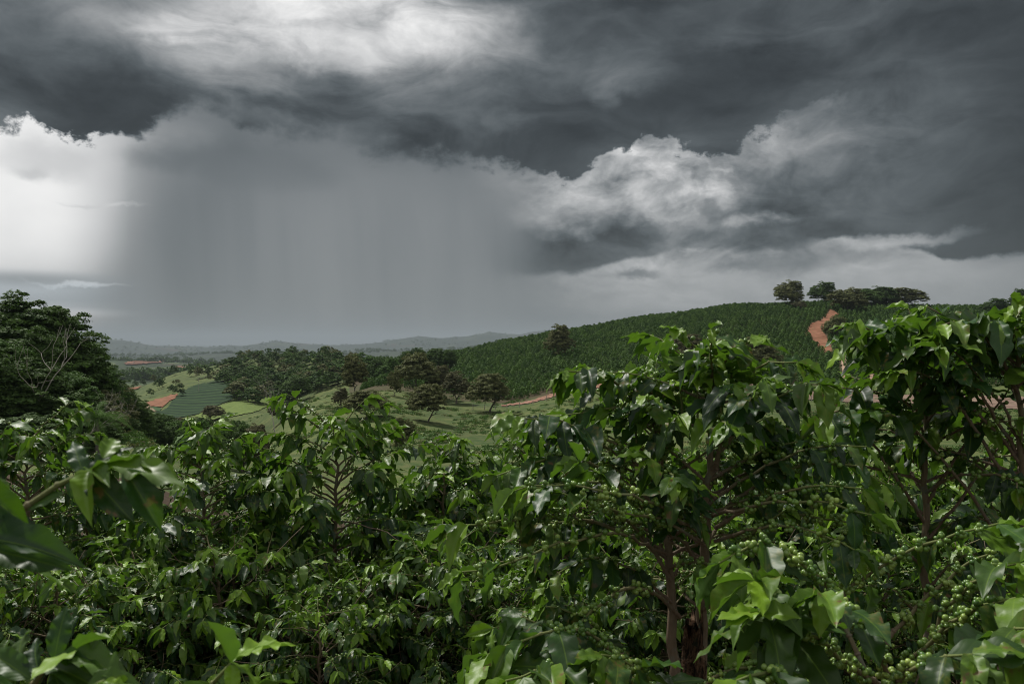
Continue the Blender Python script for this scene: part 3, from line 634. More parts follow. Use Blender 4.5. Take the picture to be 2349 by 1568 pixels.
class Bush:
    def __init__(s, seed, lod):
        s.r = np.random.default_rng(seed); s.lod = lod; s.fol = Acc(); s.wood = Acc(); s.ch = Acc(); s.L = []; s.C = []
    def leaf(s, p, d, length, young=0.0, roll=0.3, blem=None):
        r = s.r; d = nrm(d); up = np.array([0, 0, 1.0]) + r.normal(0, roll, 3)
        z = up - d * up.dot(d)
        if np.linalg.norm(z) < 0.15: z = np.cross(d, r.normal(size=3))
        z = nrm(z); y = np.cross(z, d)
        wd = length * r.uniform(0.88, 1.12)
        M = np.stack([d * length, y * wd, z * length], 1)
        s.L.append((M, p, (r.random(), young, r.random() if blem is None else blem)))
    def cluster(s, p, d, n, rad, young=0.0):
        r = s.r; a = nrm(np.cross(d, r.normal(size=3))); b = np.cross(d, a)
        for k in range(n):
            t = r.uniform(0, 6.28); q = p + (np.cos(t) * a + np.sin(t) * b) * rad * r.uniform(1.1, 2.3) + d * r.normal(0, rad * 0.9)
            R = rad * r.uniform(0.6, 1.12); s.C.append((q, R, (r.random(), min(1, max(0, young + r.normal(0, 0.15))), 0), nrm(q - p)))
    def branch(s, pts, r0=0.005, s_leaf=0.55, s_ch=(0.25, 0.85), pch=0.7, lsz=0.14, node=0.05, green=0.3, young=0.0, hang=0.5, nch=(3, 9), crad=0.0072, bare=0.0, tipn=2):
        """a lateral branch through pts: bare at the base, cherries in the middle, drooping leaf pairs to the tip"""
        r = s.r; pts = np.asarray(pts, float); seg = np.linalg.norm(np.diff(pts, axis=0), axis=1); Ls = np.concatenate([[0], np.cumsum(seg)]); L = Ls[-1]
        n = max(3, int(L / node)); t = np.linspace(0, L, n + 1)
        q = np.stack([np.interp(t, Ls, pts[:, k]) for k in range(3)], 1)
        if len(pts) <= 6 and n > 4:   # smooth a hand drawn path
            for _ in range(2): q[1:-1] = q[1:-1] * 0.5 + (q[:-2] + q[2:]) * 0.25
        q[1:-1] += r.normal(0, 0.0035, (len(q) - 2, 3))
        rad = np.linspace(r0, max(r0 * 0.35, 0.0016), n + 1)
        tube(s.wood, q, rad, 6 if s.lod == 3 else (5 if s.lod == 2 else 3), (r.random(), 0, 0), (r.random(), 1.0 if green > 0.1 else 0.3, 0))
        if s.lod == 3:   # swollen nodes
            for k in range(1, n):
                dd = nrm(q[k + 1] - q[k - 1]) if k < n else nrm(q[k] - q[k - 1])
                tube(s.wood, [q[k] - dd * 0.004, q[k], q[k] + dd * 0.004], [rad[k], rad[k] * 1.5, rad[k]], 6, (0.3, (k / n) ** 2, 0), None, False)
        for k in range(1, n + 1):
            f = k / n; d = nrm(q[k] - q[k - 1]); side = np.cross(d, [0, 0, 1.0])
            if np.linalg.norm(side) < 0.2: side = r.normal(size=3)
            side = nrm(side)
            if k % 2: side = nrm(side + 0.5 * np.cross(d, side))
            if f >= s_leaf and r.random() > bare:
                for sg in (-1, 1):
                    if r.random() < 0.10: continue
                    g = r.uniform(0.15, 1.0) * hang * 1.6
                    ld = side * sg * r.uniform(0.6, 1.0) + d * r.uniform(0.35, 0.9) + np.array([0, 0, -g])
                    sz = lsz * r.uniform(0.6, 1.15) * (1 - 0.35 * max(0, (f - 0.85) / 0.15) * r.random())
                    yo = young + max(0, (f - 0.85) / 0.15) * 0.6 * r.random() + (r.uniform(0.15, 0.45) if r.random() < 0.13 else 0) + (0.9 if r.random() < 0.006 else 0)
                    s.leaf(q[k] + side * sg * rad[k], ld, sz, min(1, yo))
            if s_ch[0] <= f <= s_ch[1] and r.random() < pch:
                s.cluster(q[k], d, int(r.integers(*nch)), crad, max(0, r.normal(0.12, 0.15)))
        d = nrm(q[-1] - q[-2])
        for k in range(tipn):
            s.leaf(q[-1], d + r.normal(0, 0.5, 3) + np.array([0, 0, -0.2 - hang * 0.7]), lsz * r.uniform(0.45, 0.85), min(1, young + r.uniform(0.15, 0.7)))
        return q
    def stem(s, pts, r0, r1, z_br, reach, spacing=0.065, keep=0.75, top=True, s_lf=(0.3, 0.58), flat=18, **kw):
        """an upright stem through pts carrying crossed pairs of branches above z_br; reach(f) gives their length"""
        r = s.r; pts = np.asarray(pts, float); seg = np.linalg.norm(np.diff(pts, axis=0), axis=1); Ls = np.concatenate([[0], np.cumsum(seg)]); L = Ls[-1]
        n = max(6, int(L / spacing)); t = np.linspace(0, L, n + 1); q = np.stack([np.interp(t, Ls, pts[:, k]) for k in range(3)], 1)
        for _ in range(3): q[1:-1] = q[1:-1] * 0.5 + (q[:-2] + q[2:]) * 0.25
        q[1:-1] += r.normal(0, 0.004, (n - 1, 3))
        tube(s.wood, q, np.linspace(r0, r1, n + 1), 9 if s.lod == 3 else 6, (r.random(), 0, 0), (r.random(), 0.25, 0))
        az = r.uniform(0, 3.14)
        for k in range(1, n):
            az += math.pi / 2 + r.normal(0, 0.25); f = k / n
            if q[k][2] < z_br: continue
            for sg in (0, math.pi):
                if r.random() > keep: continue
                a = az + sg + r.normal(0, 0.12); L_ = reach(f) * r.uniform(0.7, 1.15); el = math.radians(r.uniform(12, 42) + flat * f)
                m = max(3, int(L_ / 0.05)); d = np.array([math.cos(a) * math.cos(el), math.sin(a) * math.cos(el), math.sin(el)])
                p = q[k].copy(); path = [p.copy()]; bend = r.uniform(0.9, 1.6) * (0.6 + 0.9 * (1 - f))
                for j in range(m):
                    d = nrm(d + np.array([0, 0, -bend * (L_ / m) * (0.7 + 0.9 * j / m)]) + r.normal(0, 0.02, 3)); p = p + d * L_ / m; path.append(p.copy())
                s.branch(path, r0=0.0035 + 0.0035 * min(1, L_ / 0.6), s_leaf=r.uniform(*s_lf) if L_ > 0.3 else 0.15, young=0.22 * max(0, (f - 0.85) / 0.15), **kw)
        if top:
            d = nrm(q[-1] - q[-2])
            for k in range(8):
                a = k * 1.57 + r.uniform(-.3, .3)
                s.leaf(q[-1] - d * 0.02 * (k // 2), np.array([math.cos(a), math.sin(a), r.uniform(-0.5, 0.35)]), kw.get('lsz', 0.14) * r.uniform(0.5, 0.9), r.uniform(0.3, 0.9))
        return q
    def build(s, name, parent, cherries=True):
        T = LT[s.lod]; L = s.L
        M = np.array([l[0] for l in L]); O = np.array([l[1] for l in L]); A = np.array([l[2] for l in L]); k = s.r.integers(0, len(T), len(L))
        for i, (t_, f_, uv) in enumerate(T):
            w = k == i
            s.fol.many(t_, f_, M[w], O[w], A[w], uv)
        if s.lod >= 2:   # petioles
            tp = np.array([[-0.09, 0.008, 0.0], [-0.09, -0.008, 0.0], [0.05, -0.006, 0.0], [0.05, 0.006, 0.0]])
        o1 = link('foliage', s.fol.mesh(name + '_foliage', [M_LEAF]), parent)
        o2 = link('stem', s.wood.mesh(name + '_stem', [M_BARK]), parent)
        res = [o1, o2]
        if cherries and s.C:
            C = s.C; t_, f_ = ICO[s.lod]
            Z = np.array([c[3] for c in C]); rr = np.array([c[1] for c in C])
            X = np.cross(Z, [0.3, 0.2, 0.9]); X /= np.linalg.norm(X, axis=1)[:, None]; Y = np.cross(Z, X)
            M = np.stack([X * rr[:, None], Y * rr[:, None], Z * rr[:, None] * 1.14], 2)
            s.ch.many(t_, f_, M, np.array([c[0] for c in C]), np.array([c[2] for c in C]))
            o3 = link('cherries', s.ch.mesh(name + '_cherries', [M_CHERRY]), parent); tag(o3, kind='stuff'); res.append(o3)
        return res
def bush_proto(seed, lod, H, R, nst, lsz=0.135, pch=0.5, keep=0.8, spacing=0.065, parent=None, umbrella=0.0):
    b = Bush(seed, lod); r = b.r
    for k in range(nst):
        a = 2 * math.pi * k / nst + r.uniform(-.5, .5); off = 0.05 if nst > 1 else 0.0; ln = r.uniform(0.05, 0.22) if nst > 1 else 0.05
        h = H * r.uniform(0.82, 1.0) if k else H
        pts = [(off * math.cos(a), off * math.sin(a), -0.25), (off * 1.3 * math.cos(a), off * 1.3 * math.sin(a), 0.1), ((off + ln * 0.6) * math.cos(a), (off + ln * 0.6) * math.sin(a), h * 0.5), ((off + ln) * math.cos(a), (off + ln) * math.sin(a), h)]
        side = umbrella < 0; umb = max(0.0, umbrella); f0 = 0.03 if side else 0.12 + umb * 0.4
        reach = lambda f: R * (0.30 + 0.70 * math.sin(math.pi * min(1, (1 - f) * 1.15 + 0.05) * 0.62)) if not umb else R * (0.45 + 0.55 * math.sin(math.pi * min(1, (1 - f) * 1.6) * 0.5))
        for _ in range(7):
            a2 = r.uniform(0, 6.28); z0 = h * r.uniform(0.15, 0.7); p = np.array([pts[2][0], pts[2][1], z0]); dd = nrm(np.array([math.cos(a2), math.sin(a2), r.uniform(0.1, 1.4)])); tw = [p]
            for _k in range(7): dd = nrm(dd + r.normal(0, 0.10, 3)); p = p + dd * R * r.uniform(0.10, 0.17); tw.append(p)
            tube(b.wood, tw, np.linspace(0.0042, 0.0018, 8), 4, (1, 0, 0))
        b.stem(pts, 0.022, 0.006, h * f0, reach, spacing, keep, lsz=lsz, pch=pch, crad=0.0070, nch=(4, 11), hang=0.75, s_lf=(0.25, 0.55) if umb else (0.4, 0.68), flat=8 if umb else 6, node=0.045)
    return b
GB = 'coffee bushes planted down the near slope'
# ---- the two big bushes in front on the right
def stump(acc, x, y, z0, z1, r, seed=1):
    rr = np.random.default_rng(seed); n = 26; sides = 30
    an = np.linspace(0, 2 * np.pi, sides, endpoint=False); zz = np.linspace(z0, z1, n); V = []
    for i, z in enumerate(zz):
        f = i / (n - 1)
        rad = r * (1.35 - 0.45 * f) * (1 + 0.24 * np.sin(an * 3 + z * 9) + 0.15 * np.sin(an * 7 - z * 23) + rr.normal(0, 0.07, sides))
        V.append(np.stack([x + rad * np.cos(an) + 0.03 * f, y + rad * np.sin(an), np.full(sides, z) + (rr.normal(0, 0.02, sides) + 0.05 * np.cos(an) if i == n - 1 else 0)], 1))
    V = np.vstack(V + [[[x + 0.03, y, z1 - 0.025]]]); i = np.arange(n - 1)[:, None] * sides; j = np.arange(sides)[None]; j2 = (j + 1) % sides
    F = np.stack([i + j, i + j2, i + sides + j2, i + sides + j], -1).reshape(-1, 4); b = (n - 1) * sides
    acc.add(V, F, [[b + k, b + (k + 1) % sides, n * sides] for k in range(sides)], (0.2, 0, 0))
def W3(pts, base):
    """frame points with distances -> positions relative to the bush's base"""
    return [P(X, Y, d) - base for X, Y, d in pts]
def hero_one():
    d0 = 2.7; bx = (1575 - CX) / FD * d0; base = np.array([bx, d0, float(ground(bx, d0)) - 0.02])
    root = empty('coffee_bush', base); tag(root, 'large coffee bush with two thick brown stems rising from an old cut stump', 'coffee bush', GB)
    b = Bush(5, 3); kw = dict(lsz=0.132, pch=0.95, crad=0.0074, hang=0.6, nch=(7, 14), s_lf=(0.3, 0.6), flat=16)
    rch = lambda f: 0.20 + 0.44 * math.sin(math.pi * min(1, (1 - f) * 1.5) * 0.55)
    z_br = P(0, 1330, d0)[2] - base[2]
    b.stem(W3([(1550, 1640, 2.7), (1545, 1480, 2.68), (1535, 1250, 2.7), (1512, 1050, 2.78), (1495, 880, 2.85)], base), 0.021, 0.005, z_br, rch, 0.044, 0.80, **kw)
    b.stem(W3([(1600, 1640, 2.72), (1608, 1480, 2.72), (1618, 1250, 2.68), (1630, 1000, 2.62), (1632, 800, 2.6)], base), 0.025, 0.005, z_br, rch, 0.044, 0.86, **kw)
    # long arching branches that the photograph shows one by one
    A = [([(1535, 1285, 2.7), (1430, 1215, 2.6), (1300, 1180, 2.5), (1180, 1195, 2.4), (1040, 1205, 2.3)], 0.9, (0.45, 0.92)),
         ([(1560, 1415, 2.66), (1500, 1350, 2.5), (1420, 1345, 2.4), (1340, 1420, 2.3), (1240, 1520, 2.2)], 0.72, (0.35, 0.9)),
         ([(1500, 1100, 2.72), (1400, 1010, 2.6), (1290, 960, 2.5), (1195, 958, 2.45)], 0.6, (0.2, 0.5)),
         ([(1530, 1180, 2.72), (1400, 1080, 2.65), (1280, 1040, 2.5), (1140, 1090, 2.4)], 0.6, (0.3, 0.8)),
         ([(1520, 1000, 2.75), (1440, 900, 2.7), (1370, 850, 2.6), (1300, 850, 2.5)], 0.6, (0.1, 0.4)),
         ([(1545, 1220, 2.68), (1430, 1120, 2.45), (1330, 1100, 2.4), (1210, 1120, 2.35)], 0.65, (0.3, 0.85)),
         ([(1540, 1330, 2.66), (1480, 1230, 2.6), (1400, 1160, 2.55), (1320, 1130, 2.5), (1200, 1150, 2.45)], 0.85, (0.3, 0.9)),
         ([(1612, 1300, 2.7), (1500, 1180, 2.5), (1420, 1110, 2.4), (1330, 1060, 2.3)], 0.7, (0.4, 0.9)),
         ([(1615, 1200, 2.68), (1720, 1120, 2.6), (1830, 1060, 2.5), (1950, 1060, 2.4), (2030, 1110, 2.35)], 0.72, (0.3, 0.8)),
         ([(1620, 1170, 2.68), (1720, 1165, 2.6), (1850, 1180, 2.5), (1960, 1200, 2.4)], 0.95, (0.4, 0.98)),
         ([(1625, 1100, 2.66), (1700, 960, 2.6), (1780, 900, 2.5), (1880, 880, 2.4)], 0.5, (0.15, 0.5)),
         ([(1628, 950, 2.64), (1700, 860, 2.6), (1770, 820, 2.55), (1830, 830, 2.5)], 0.45, (0.1, 0.4)),
         ([(1612, 1340, 2.7), (1700, 1240, 2.55), (1800, 1170, 2.45)], 0.8, (0.2, 0.8)),
         ([(1610, 1400, 2.7), (1680, 1330, 2.5), (1710, 1320, 2.3), (1735, 1370, 2.1)], 0.6, (0.2, 0.9))]
    for pts, sl_, sc_ in A: b.branch(W3(pts, base), r0=0.0075, s_leaf=sl_, s_ch=sc_, pch=0.95, lsz=0.138, nch=(12, 22), crad=0.0074, hang=0.6, tipn=3, node=0.045)
    for pts in ([(1620, 1230, 2.5), (1500, 1150, 2.3), (1380, 1120, 2.2), (1270, 1100, 2.2), (1180, 1125, 2.2)], [(1620, 1250, 2.5), (1520, 1190, 2.35), (1400, 1165, 2.25), (1290, 1130, 2.2)],
                [(1640, 1180, 2.5), (1760, 1150, 2.3), (1880, 1140, 2.2), (2000, 1180, 2.15)], [(1640, 1210, 2.5), (1770, 1130, 2.35), (1880, 1105, 2.25), (1980, 1120, 2.2)],
                [(1530, 1270, 2.6), (1420, 1215, 2.35), (1300, 1240, 2.25), (1180, 1290, 2.15), (1060, 1310, 2.1)], [(1640, 1240, 2.5), (1760, 1200, 2.3), (1870, 1215, 2.2), (1960, 1260, 2.1)]):
        b.branch(W3(pts, base), r0=0.006, s_leaf=0.84, s_ch=(0.3, 0.96), pch=1.0, lsz=0.13, nch=(6, 13), crad=0.0076, hang=0.6, tipn=3, node=0.05)
    for X, Y, d in ((1640, 800, 2.6), (1600, 830, 2.6), (1560, 850, 2.65), (1680, 830, 2.6), (1500, 850, 2.75), (1730, 850, 2.55), (1450, 870, 2.7), (1640, 870, 2.55)):
        p = P(X, Y, d) - base
        for k in range(6):
            a = k * 1.05 + b.r.uniform(-.4, .4); b.leaf(p + np.array([0, 0, -0.01 * k]), np.array([math.cos(a), math.sin(a), b.r.uniform(-0.35, 0.75)]), b.r.uniform(0.07, 0.13), b.r.uniform(0.3, 1.0), 0.5)
        tube(b.wood, [p + np.array([0, 0, -0.22]) + b.r.normal(0, 0.02, 3), p], [0.004, 0.003], 6, (0.3, 0.8, 0))
    for pts in ([(1540, 1380, 2.68), (1450, 1300, 2.6), (1350, 1270, 2.5), (1260, 1330, 2.45)], [(1535, 1240, 2.7), (1420, 1190, 2.75), (1320, 1210, 2.8), (1230, 1290, 2.8)], [(1615, 1320, 2.7), (1720, 1260, 2.7), (1820, 1260, 2.75), (1900, 1330, 2.75)],
                [(1618, 1150, 2.68), (1700, 1080, 2.75), (1800, 1070, 2.8), (1880, 1130, 2.85)], [(1530, 1120, 2.7), (1430, 1060, 2.8), (1330, 1060, 2.85), (1250, 1130, 2.85)], [(1612, 1250, 2.7), (1560, 1180, 2.5), (1540, 1130, 2.4), (1560, 1110, 2.3)],
                [(1540, 1330, 2.7), (1580, 1240, 2.85), (1570, 1180, 2.95), (1530, 1160, 3.0)], [(1610, 1400, 2.7), (1540, 1330, 2.9), (1450, 1330, 3.0), (1370, 1400, 3.0)], [(1612, 1380, 2.7), (1700, 1310, 2.9), (1790, 1330, 3.0), (1860, 1400, 3.0)],
                [(1620, 1050, 2.66), (1720, 990, 2.7), (1820, 980, 2.75), (1910, 1030, 2.8)], [(1505, 980, 2.76), (1400, 930, 2.85), (1310, 950, 2.9), (1230, 1010, 2.9)]):
        b.branch(W3(pts, base), r0=0.006, s_leaf=0.32, s_ch=(0.2, 0.8), pch=0.9, lsz=0.13, nch=(6, 12), crad=0.0074, hang=0.7, tipn=3, node=0.04)
    b.build('large_coffee', root)
    st = Acc(); p = P(1580, 1500, d0) - base; stump(st, p[0], p[1] + 0.02, -0.15, P(0, 1412, d0)[2] - base[2], 0.034)
    link('stump', st.mesh('stump', [M_STUMP]), root)
hero_one()
def hero_two():
    d0 = 3.1; bx = (2130 - CX) / FD * d0; base = np.array([bx, d0, float(ground(bx, d0)) - 0.02])
    root = empty('coffee_bush', base); tag(root, 'tall coffee bush with crossing bare branches at the right edge of the photo', 'coffee bush', GB)
    b = Bush(8, 3); kw = dict(lsz=0.145, pch=0.9, crad=0.0072, hang=0.65, nch=(4, 10), green=0.0, s_lf=(0.4, 0.65), flat=14)
    rch = lambda f: 0.18 + 0.42 * math.sin(math.pi * min(1, (1 - f) * 1.5) * 0.6); zb = P(0, 1150, d0)[2] - base[2]
    b.stem(W3([(2140, 1700, 3.1), (2125, 1400, 3.1), (2120, 1150, 3.1), (2125, 950, 3.05), (2110, 760, 3.0)], base), 0.021, 0.006, zb, rch, 0.045, 0.80, **kw)
    b.stem(W3([(2330, 1700, 2.95), (2335, 1400, 2.9), (2345, 1150, 2.85), (2340, 900, 2.8), (2330, 715, 2.8)], base), 0.022, 0.006, zb, rch, 0.045, 0.80, **kw)
    A = [([(2335, 1300, 2.9), (2270, 1200, 2.9), (2180, 1070, 2.9), (2080, 960, 2.85), (2000, 940, 2.8)], 0.75, (0.5, 0.6)),
         ([(2335, 1150, 2.88), (2280, 1050, 2.85), (2200, 930, 2.8), (2130, 850, 2.75), (2060, 850, 2.7)], 0.62, (0.3, 0.6)),
         ([(2340, 1060, 2.85), (2290, 960, 2.8), (2220, 860, 2.7), (2150, 800, 2.65)], 0.55, (0.2, 0.6)),
         ([(2125, 1240, 3.1), (2220, 1120, 3.05), (2310, 1000, 3.0), (2380, 900, 2.95)], 0.8, (0.6, 0.8)),
         ([(2122, 1160, 3.1), (2180, 1060, 3.0), (2260, 960, 2.95), (2340, 860, 2.9)], 0.7, (0.3, 0.7)),
         ([(2122, 1200, 3.1), (2060, 1100, 3.0), (1990, 1000, 2.9), (1930, 930, 2.8), (1880, 960, 2.75)], 0.6, (0.2, 0.6)),
         ([(2124, 1040, 3.08), (2060, 930, 3.0), (2000, 820, 2.9), (1955, 770, 2.85)], 0.5, (0.2, 0.5)),
         ([(2122, 940, 3.05), (2060, 850, 3.0), (2010, 760, 2.95), (1960, 740, 2.9)], 0.35, (0.1, 0.5)),
         ([(2120, 900, 3.05), (2190, 790, 2.95), (2250, 740, 2.9), (2300, 760, 2.85)], 0.4, (0.1, 0.5)),
         ([(2335, 900, 2.8), (2270, 780, 2.75), (2210, 730, 2.7), (2160, 745, 2.68)], 0.35, (0.1, 0.5))]
    for pts, sl_, sc_ in A: b.branch(W3(pts, base), r0=0.0075, s_leaf=sl_, s_ch=sc_, pch=0.85, lsz=0.148, crad=0.0072, nch=(5, 11), hang=0.65, green=0.0, tipn=3)
    for X, Y, d in ((2000, 770, 2.85), (2060, 745, 2.8), (2150, 725, 2.75), (2240, 725, 2.75), (2190, 760, 2.7), (2290, 735, 2.7), (2110, 790, 2.75)):
        p = P(X, Y, d) - base
        for k in range(5):
            a = b.r.uniform(0, 6.28); b.leaf(p, np.array([math.cos(a), math.sin(a), b.r.uniform(-0.9, 0.0)]), b.r.uniform(0.13, 0.18), b.r.uniform(0, 0.5))
    for pts in ([(2122, 1300, 3.1), (2030, 1220, 3.0), (1950, 1210, 2.95), (1880, 1260, 2.9)], [(2124, 1350, 3.1), (2200, 1270, 3.0), (2280, 1260, 2.95), (2350, 1310, 2.9)], [(2122, 1180, 3.1), (2050, 1120, 3.2), (1970, 1120, 3.2), (1900, 1180, 3.2)],
                [(2335, 1250, 2.9), (2260, 1180, 3.0), (2180, 1190, 3.1), (2120, 1250, 3.1)], [(2335, 1400, 2.9), (2250, 1330, 2.9), (2180, 1340, 2.9), (2110, 1400, 2.9)], [(2122, 1080, 3.1), (2040, 1010, 3.1), (1960, 1010, 3.1), (1890, 1070, 3.1)],
                [(2338, 1000, 2.85), (2260, 930, 2.95), (2180, 940, 3.0), (2110, 1000, 3.0)], [(2120, 1420, 3.1), (2040, 1340, 3.0), (1960, 1340, 2.95), (1900, 1400, 2.9)]):
        b.branch(W3(pts, base), r0=0.006, s_leaf=0.4, s_ch=(0.2, 0.8), pch=0.85, lsz=0.14, nch=(5, 11), crad=0.0074, hang=0.7, tipn=3, node=0.042)
    b.build('tall_right_coffee', root)
hero_two()
def low_bush(name, label, base, brs, seed, lsz=0.155, young=0.05, lod=3, stems=None, pch=0.95, leaves=()):
    base = np.array([base[0], base[1], float(ground(base[0], base[1])) - 0.02]); root = empty('coffee_bush', base); tag(root, label, 'coffee bush', GB)
    b = Bush(seed, lod)
    for pts, sl_, sc_, yo in brs:
        b.branch(W3(pts, base), r0=0.007, s_leaf=sl_, s_ch=sc_, pch=pch, lsz=lsz, nch=(12, 24), crad=0.0072, hang=0.6, young=yo, tipn=3, node=0.045)
    for X0, Y0, d0_, X1, Y1, d1_, up, yo, bl in leaves:
        p0, p1 = W3([(X0, Y0, d0_), (X1, Y1, d1_)], base); dv = p1 - p0; ln = np.linalg.norm(dv); dv = dv / ln; wd_ = ln * min(1.0, 0.06 / ln + 0.30); up = np.array(up, float); z = nrm(up - dv * up.dot(dv)); y = np.cross(z, dv)
        b.L.append((np.stack([dv * ln, y * wd_, z * ln * 0.8], 1), p0, (b.r.random(), yo, bl)))
    for pts, a_, c_ in (stems or []): tube(b.wood, W3(pts, base), np.linspace(a_, c_, len(pts)), 8, (0.4, 0, 0), (0.5, 0.1, 0))
    b.build(name, root); return root
low_bush('low_right_coffee', 'low coffee bush hung with strings of pale green cherries in the bottom right corner', ((2080 - CX) / FD * 2.0, 2.0),
    [([(2080, 1600, 2.0), (1980, 1450, 1.9), (1860, 1300, 1.85), (1740, 1230, 1.8), (1650, 1290, 1.75)], 0.8, (0.35, 0.95), 0.1),
     ([(2060, 1600, 2.0), (1960, 1530, 1.8), (1850, 1440, 1.7), (1730, 1330, 1.65)], 0.82, (0.3, 0.98), 0.15),
     ([(2090, 1600, 2.0), (2150, 1420, 2.0), (2220, 1330, 1.9), (2340, 1290, 1.8)], 0.8, (0.25, 0.95), 0.1),
     ([(2050, 1590, 2.0), (2120, 1480, 1.9), (2230, 1390, 1.8), (2330, 1370, 1.7)], 0.75, (0.2, 0.95), 0.05),
     ([(2000, 1620, 2.0), (2090, 1510, 1.9), (2190, 1420, 1.85), (2290, 1420, 1.8)], 0.7, (0.2, 0.9), 0.05),
     ([(2040, 1620, 2.0), (1900, 1390, 2.1), (1990, 1310, 2.1), (2130, 1240, 2.0), (2290, 1200, 1.95)], 0.9, (0.3, 0.98), 0.05),
     ([(1900, 1600, 1.9), (1850, 1520, 1.75), (1800, 1440, 1.7), (1740, 1400, 1.6)], 0.6, (0.2, 0.9), 0.1),
     ([(2050, 1600, 1.8), (2010, 1480, 1.7), (1960, 1400, 1.65), (1880, 1360, 1.6)], 0.6, (0.2, 0.9), 0.05),
     ([(2200, 1620, 1.8), (2240, 1520, 1.7), (2290, 1450, 1.6), (2360, 1440, 1.5)], 0.45, (0.2, 0.7), 0.05),
     ([(1980, 1620, 1.7), (2060, 1560, 1.6), (2140, 1500, 1.5), (2230, 1500, 1.45)], 0.55, (0.2, 0.8), 0.05),
     ([(1900, 1640, 1.7), (1850, 1590, 1.6), (1760, 1530, 1.5), (1690, 1560, 1.45)], 0.6, (0.2, 0.8), 0.05),
     ([(2000, 1500, 2.2), (2100, 1400, 2.2), (2200, 1300, 2.2), (2350, 1230, 2.15)], 0.7, (0.2, 0.9), 0.0)], 21)
low_bush('low_centre_coffee', 'low coffee bush with cherry laden branches sprawling under the cut stump', ((1330 - CX) / FD * 2.2, 2.2),
    [([(1480, 1620, 2.3), (1430, 1510, 2.2), (1350, 1440, 2.1), (1230, 1450, 2.0), (1120, 1500, 1.95)], 0.6, (0.2, 0.8), 0.05),
     ([(1420, 1620, 2.3), (1330, 1500, 2.2), (1230, 1410, 2.15), (1130, 1440, 2.1)], 0.5, (0.2, 0.7), 0.1),
     ([(1400, 1640, 2.2), (1340, 1560, 2.0), (1260, 1520, 1.9), (1160, 1560, 1.8)], 0.5, (0.2, 0.8), 0.1),
     ([(1460, 1640, 2.2), (1500, 1570, 2.0), (1460, 1520, 1.95), (1380, 1500, 1.9)], 0.5, (0.2, 0.9), 0.05),
     ([(1360, 1640, 2.2), (1240, 1560, 2.1), (1140, 1540, 2.05), (1040, 1580, 2.0)], 0.45, (0.2, 0.8), 0.05),
     ([(1560, 1640, 2.3), (1640, 1540, 2.2), (1740, 1520, 2.1), (1830, 1560, 2.0)], 0.5, (0.2, 0.8), 0.05),
     ([(1440, 1600, 2.5), (1400, 1480, 2.45), (1330, 1400, 2.4), (1250, 1390, 2.35)], 0.5, (0.3, 0.9), 0.0)], 22)
low_bush('near_left_coffee', 'blurred coffee branch close to the viewer with a blemished grey green leaf cluster', (-1.05, 1.25),
    [([(-160, 1290, 1.0), (-60, 1240, 1.0), (40, 1180, 1.0), (130, 1120, 1.0), (205, 1078, 1.0)], 2.0, (2, 3), 0.1)], 31, 0.10,
    stems=[([(-170, 1800, 1.15), (-180, 1500, 1.1), (-170, 1340, 1.02), (-160, 1290, 1.0)], 0.014, 0.007)],
    leaves=[(192, 1085, 1.0, 158, 1000, 1.02, (0.2, -1, 0.9), 0.0, 0.3), (205, 1082, 1.0, 290, 1005, 1.03, (-0.3, -1, 1.2), 0.0, 0.1), (225, 1062, 1.0, 425, 1062, 0.97, (0.1, -0.35, 1), 0.30, 0.0),
            (200, 1082, 1.0, 305, 1195, 0.96, (-0.3, -1, 1.3), 0.0, 0.62), (285, 1075, 0.98, 375, 1215, 0.97, (0.3, -1, 1.2), 0.0, 0.58), (320, 1058, 1.0, 418, 1110, 1.0, (0.5, -0.5, 0.8), 0.40, 0.0), (235, 1050, 1.0, 270, 985, 1.05, (0.5, -0.4, 0.6), 0.45, 0.0),
            (-130, 1030, 0.95, 66, 1120, 0.97, (0.1, -0.35, 1), 0.22, 0.1), (-70, 1105, 0.95, 66, 1195, 0.95, (-0.2, -1, 1.2), 0.0, 0.2), (60, 1165, 1.0, 145, 1120, 1.0, (0, -0.6, 0.8), 0.1, 0.0),
            (-60, 1235, 0.95, 160, 1232, 0.92, (0, -0.6, 1), 0.0, 0.1), (-60, 1250, 0.96, 165, 1300, 0.95, (0, -0.8, 0.8), 0.05, 0.1), (-20, 1260, 0.97, 150, 1330, 0.98, (0.4, 0.3, 0.8), 0.30, 0.0)])
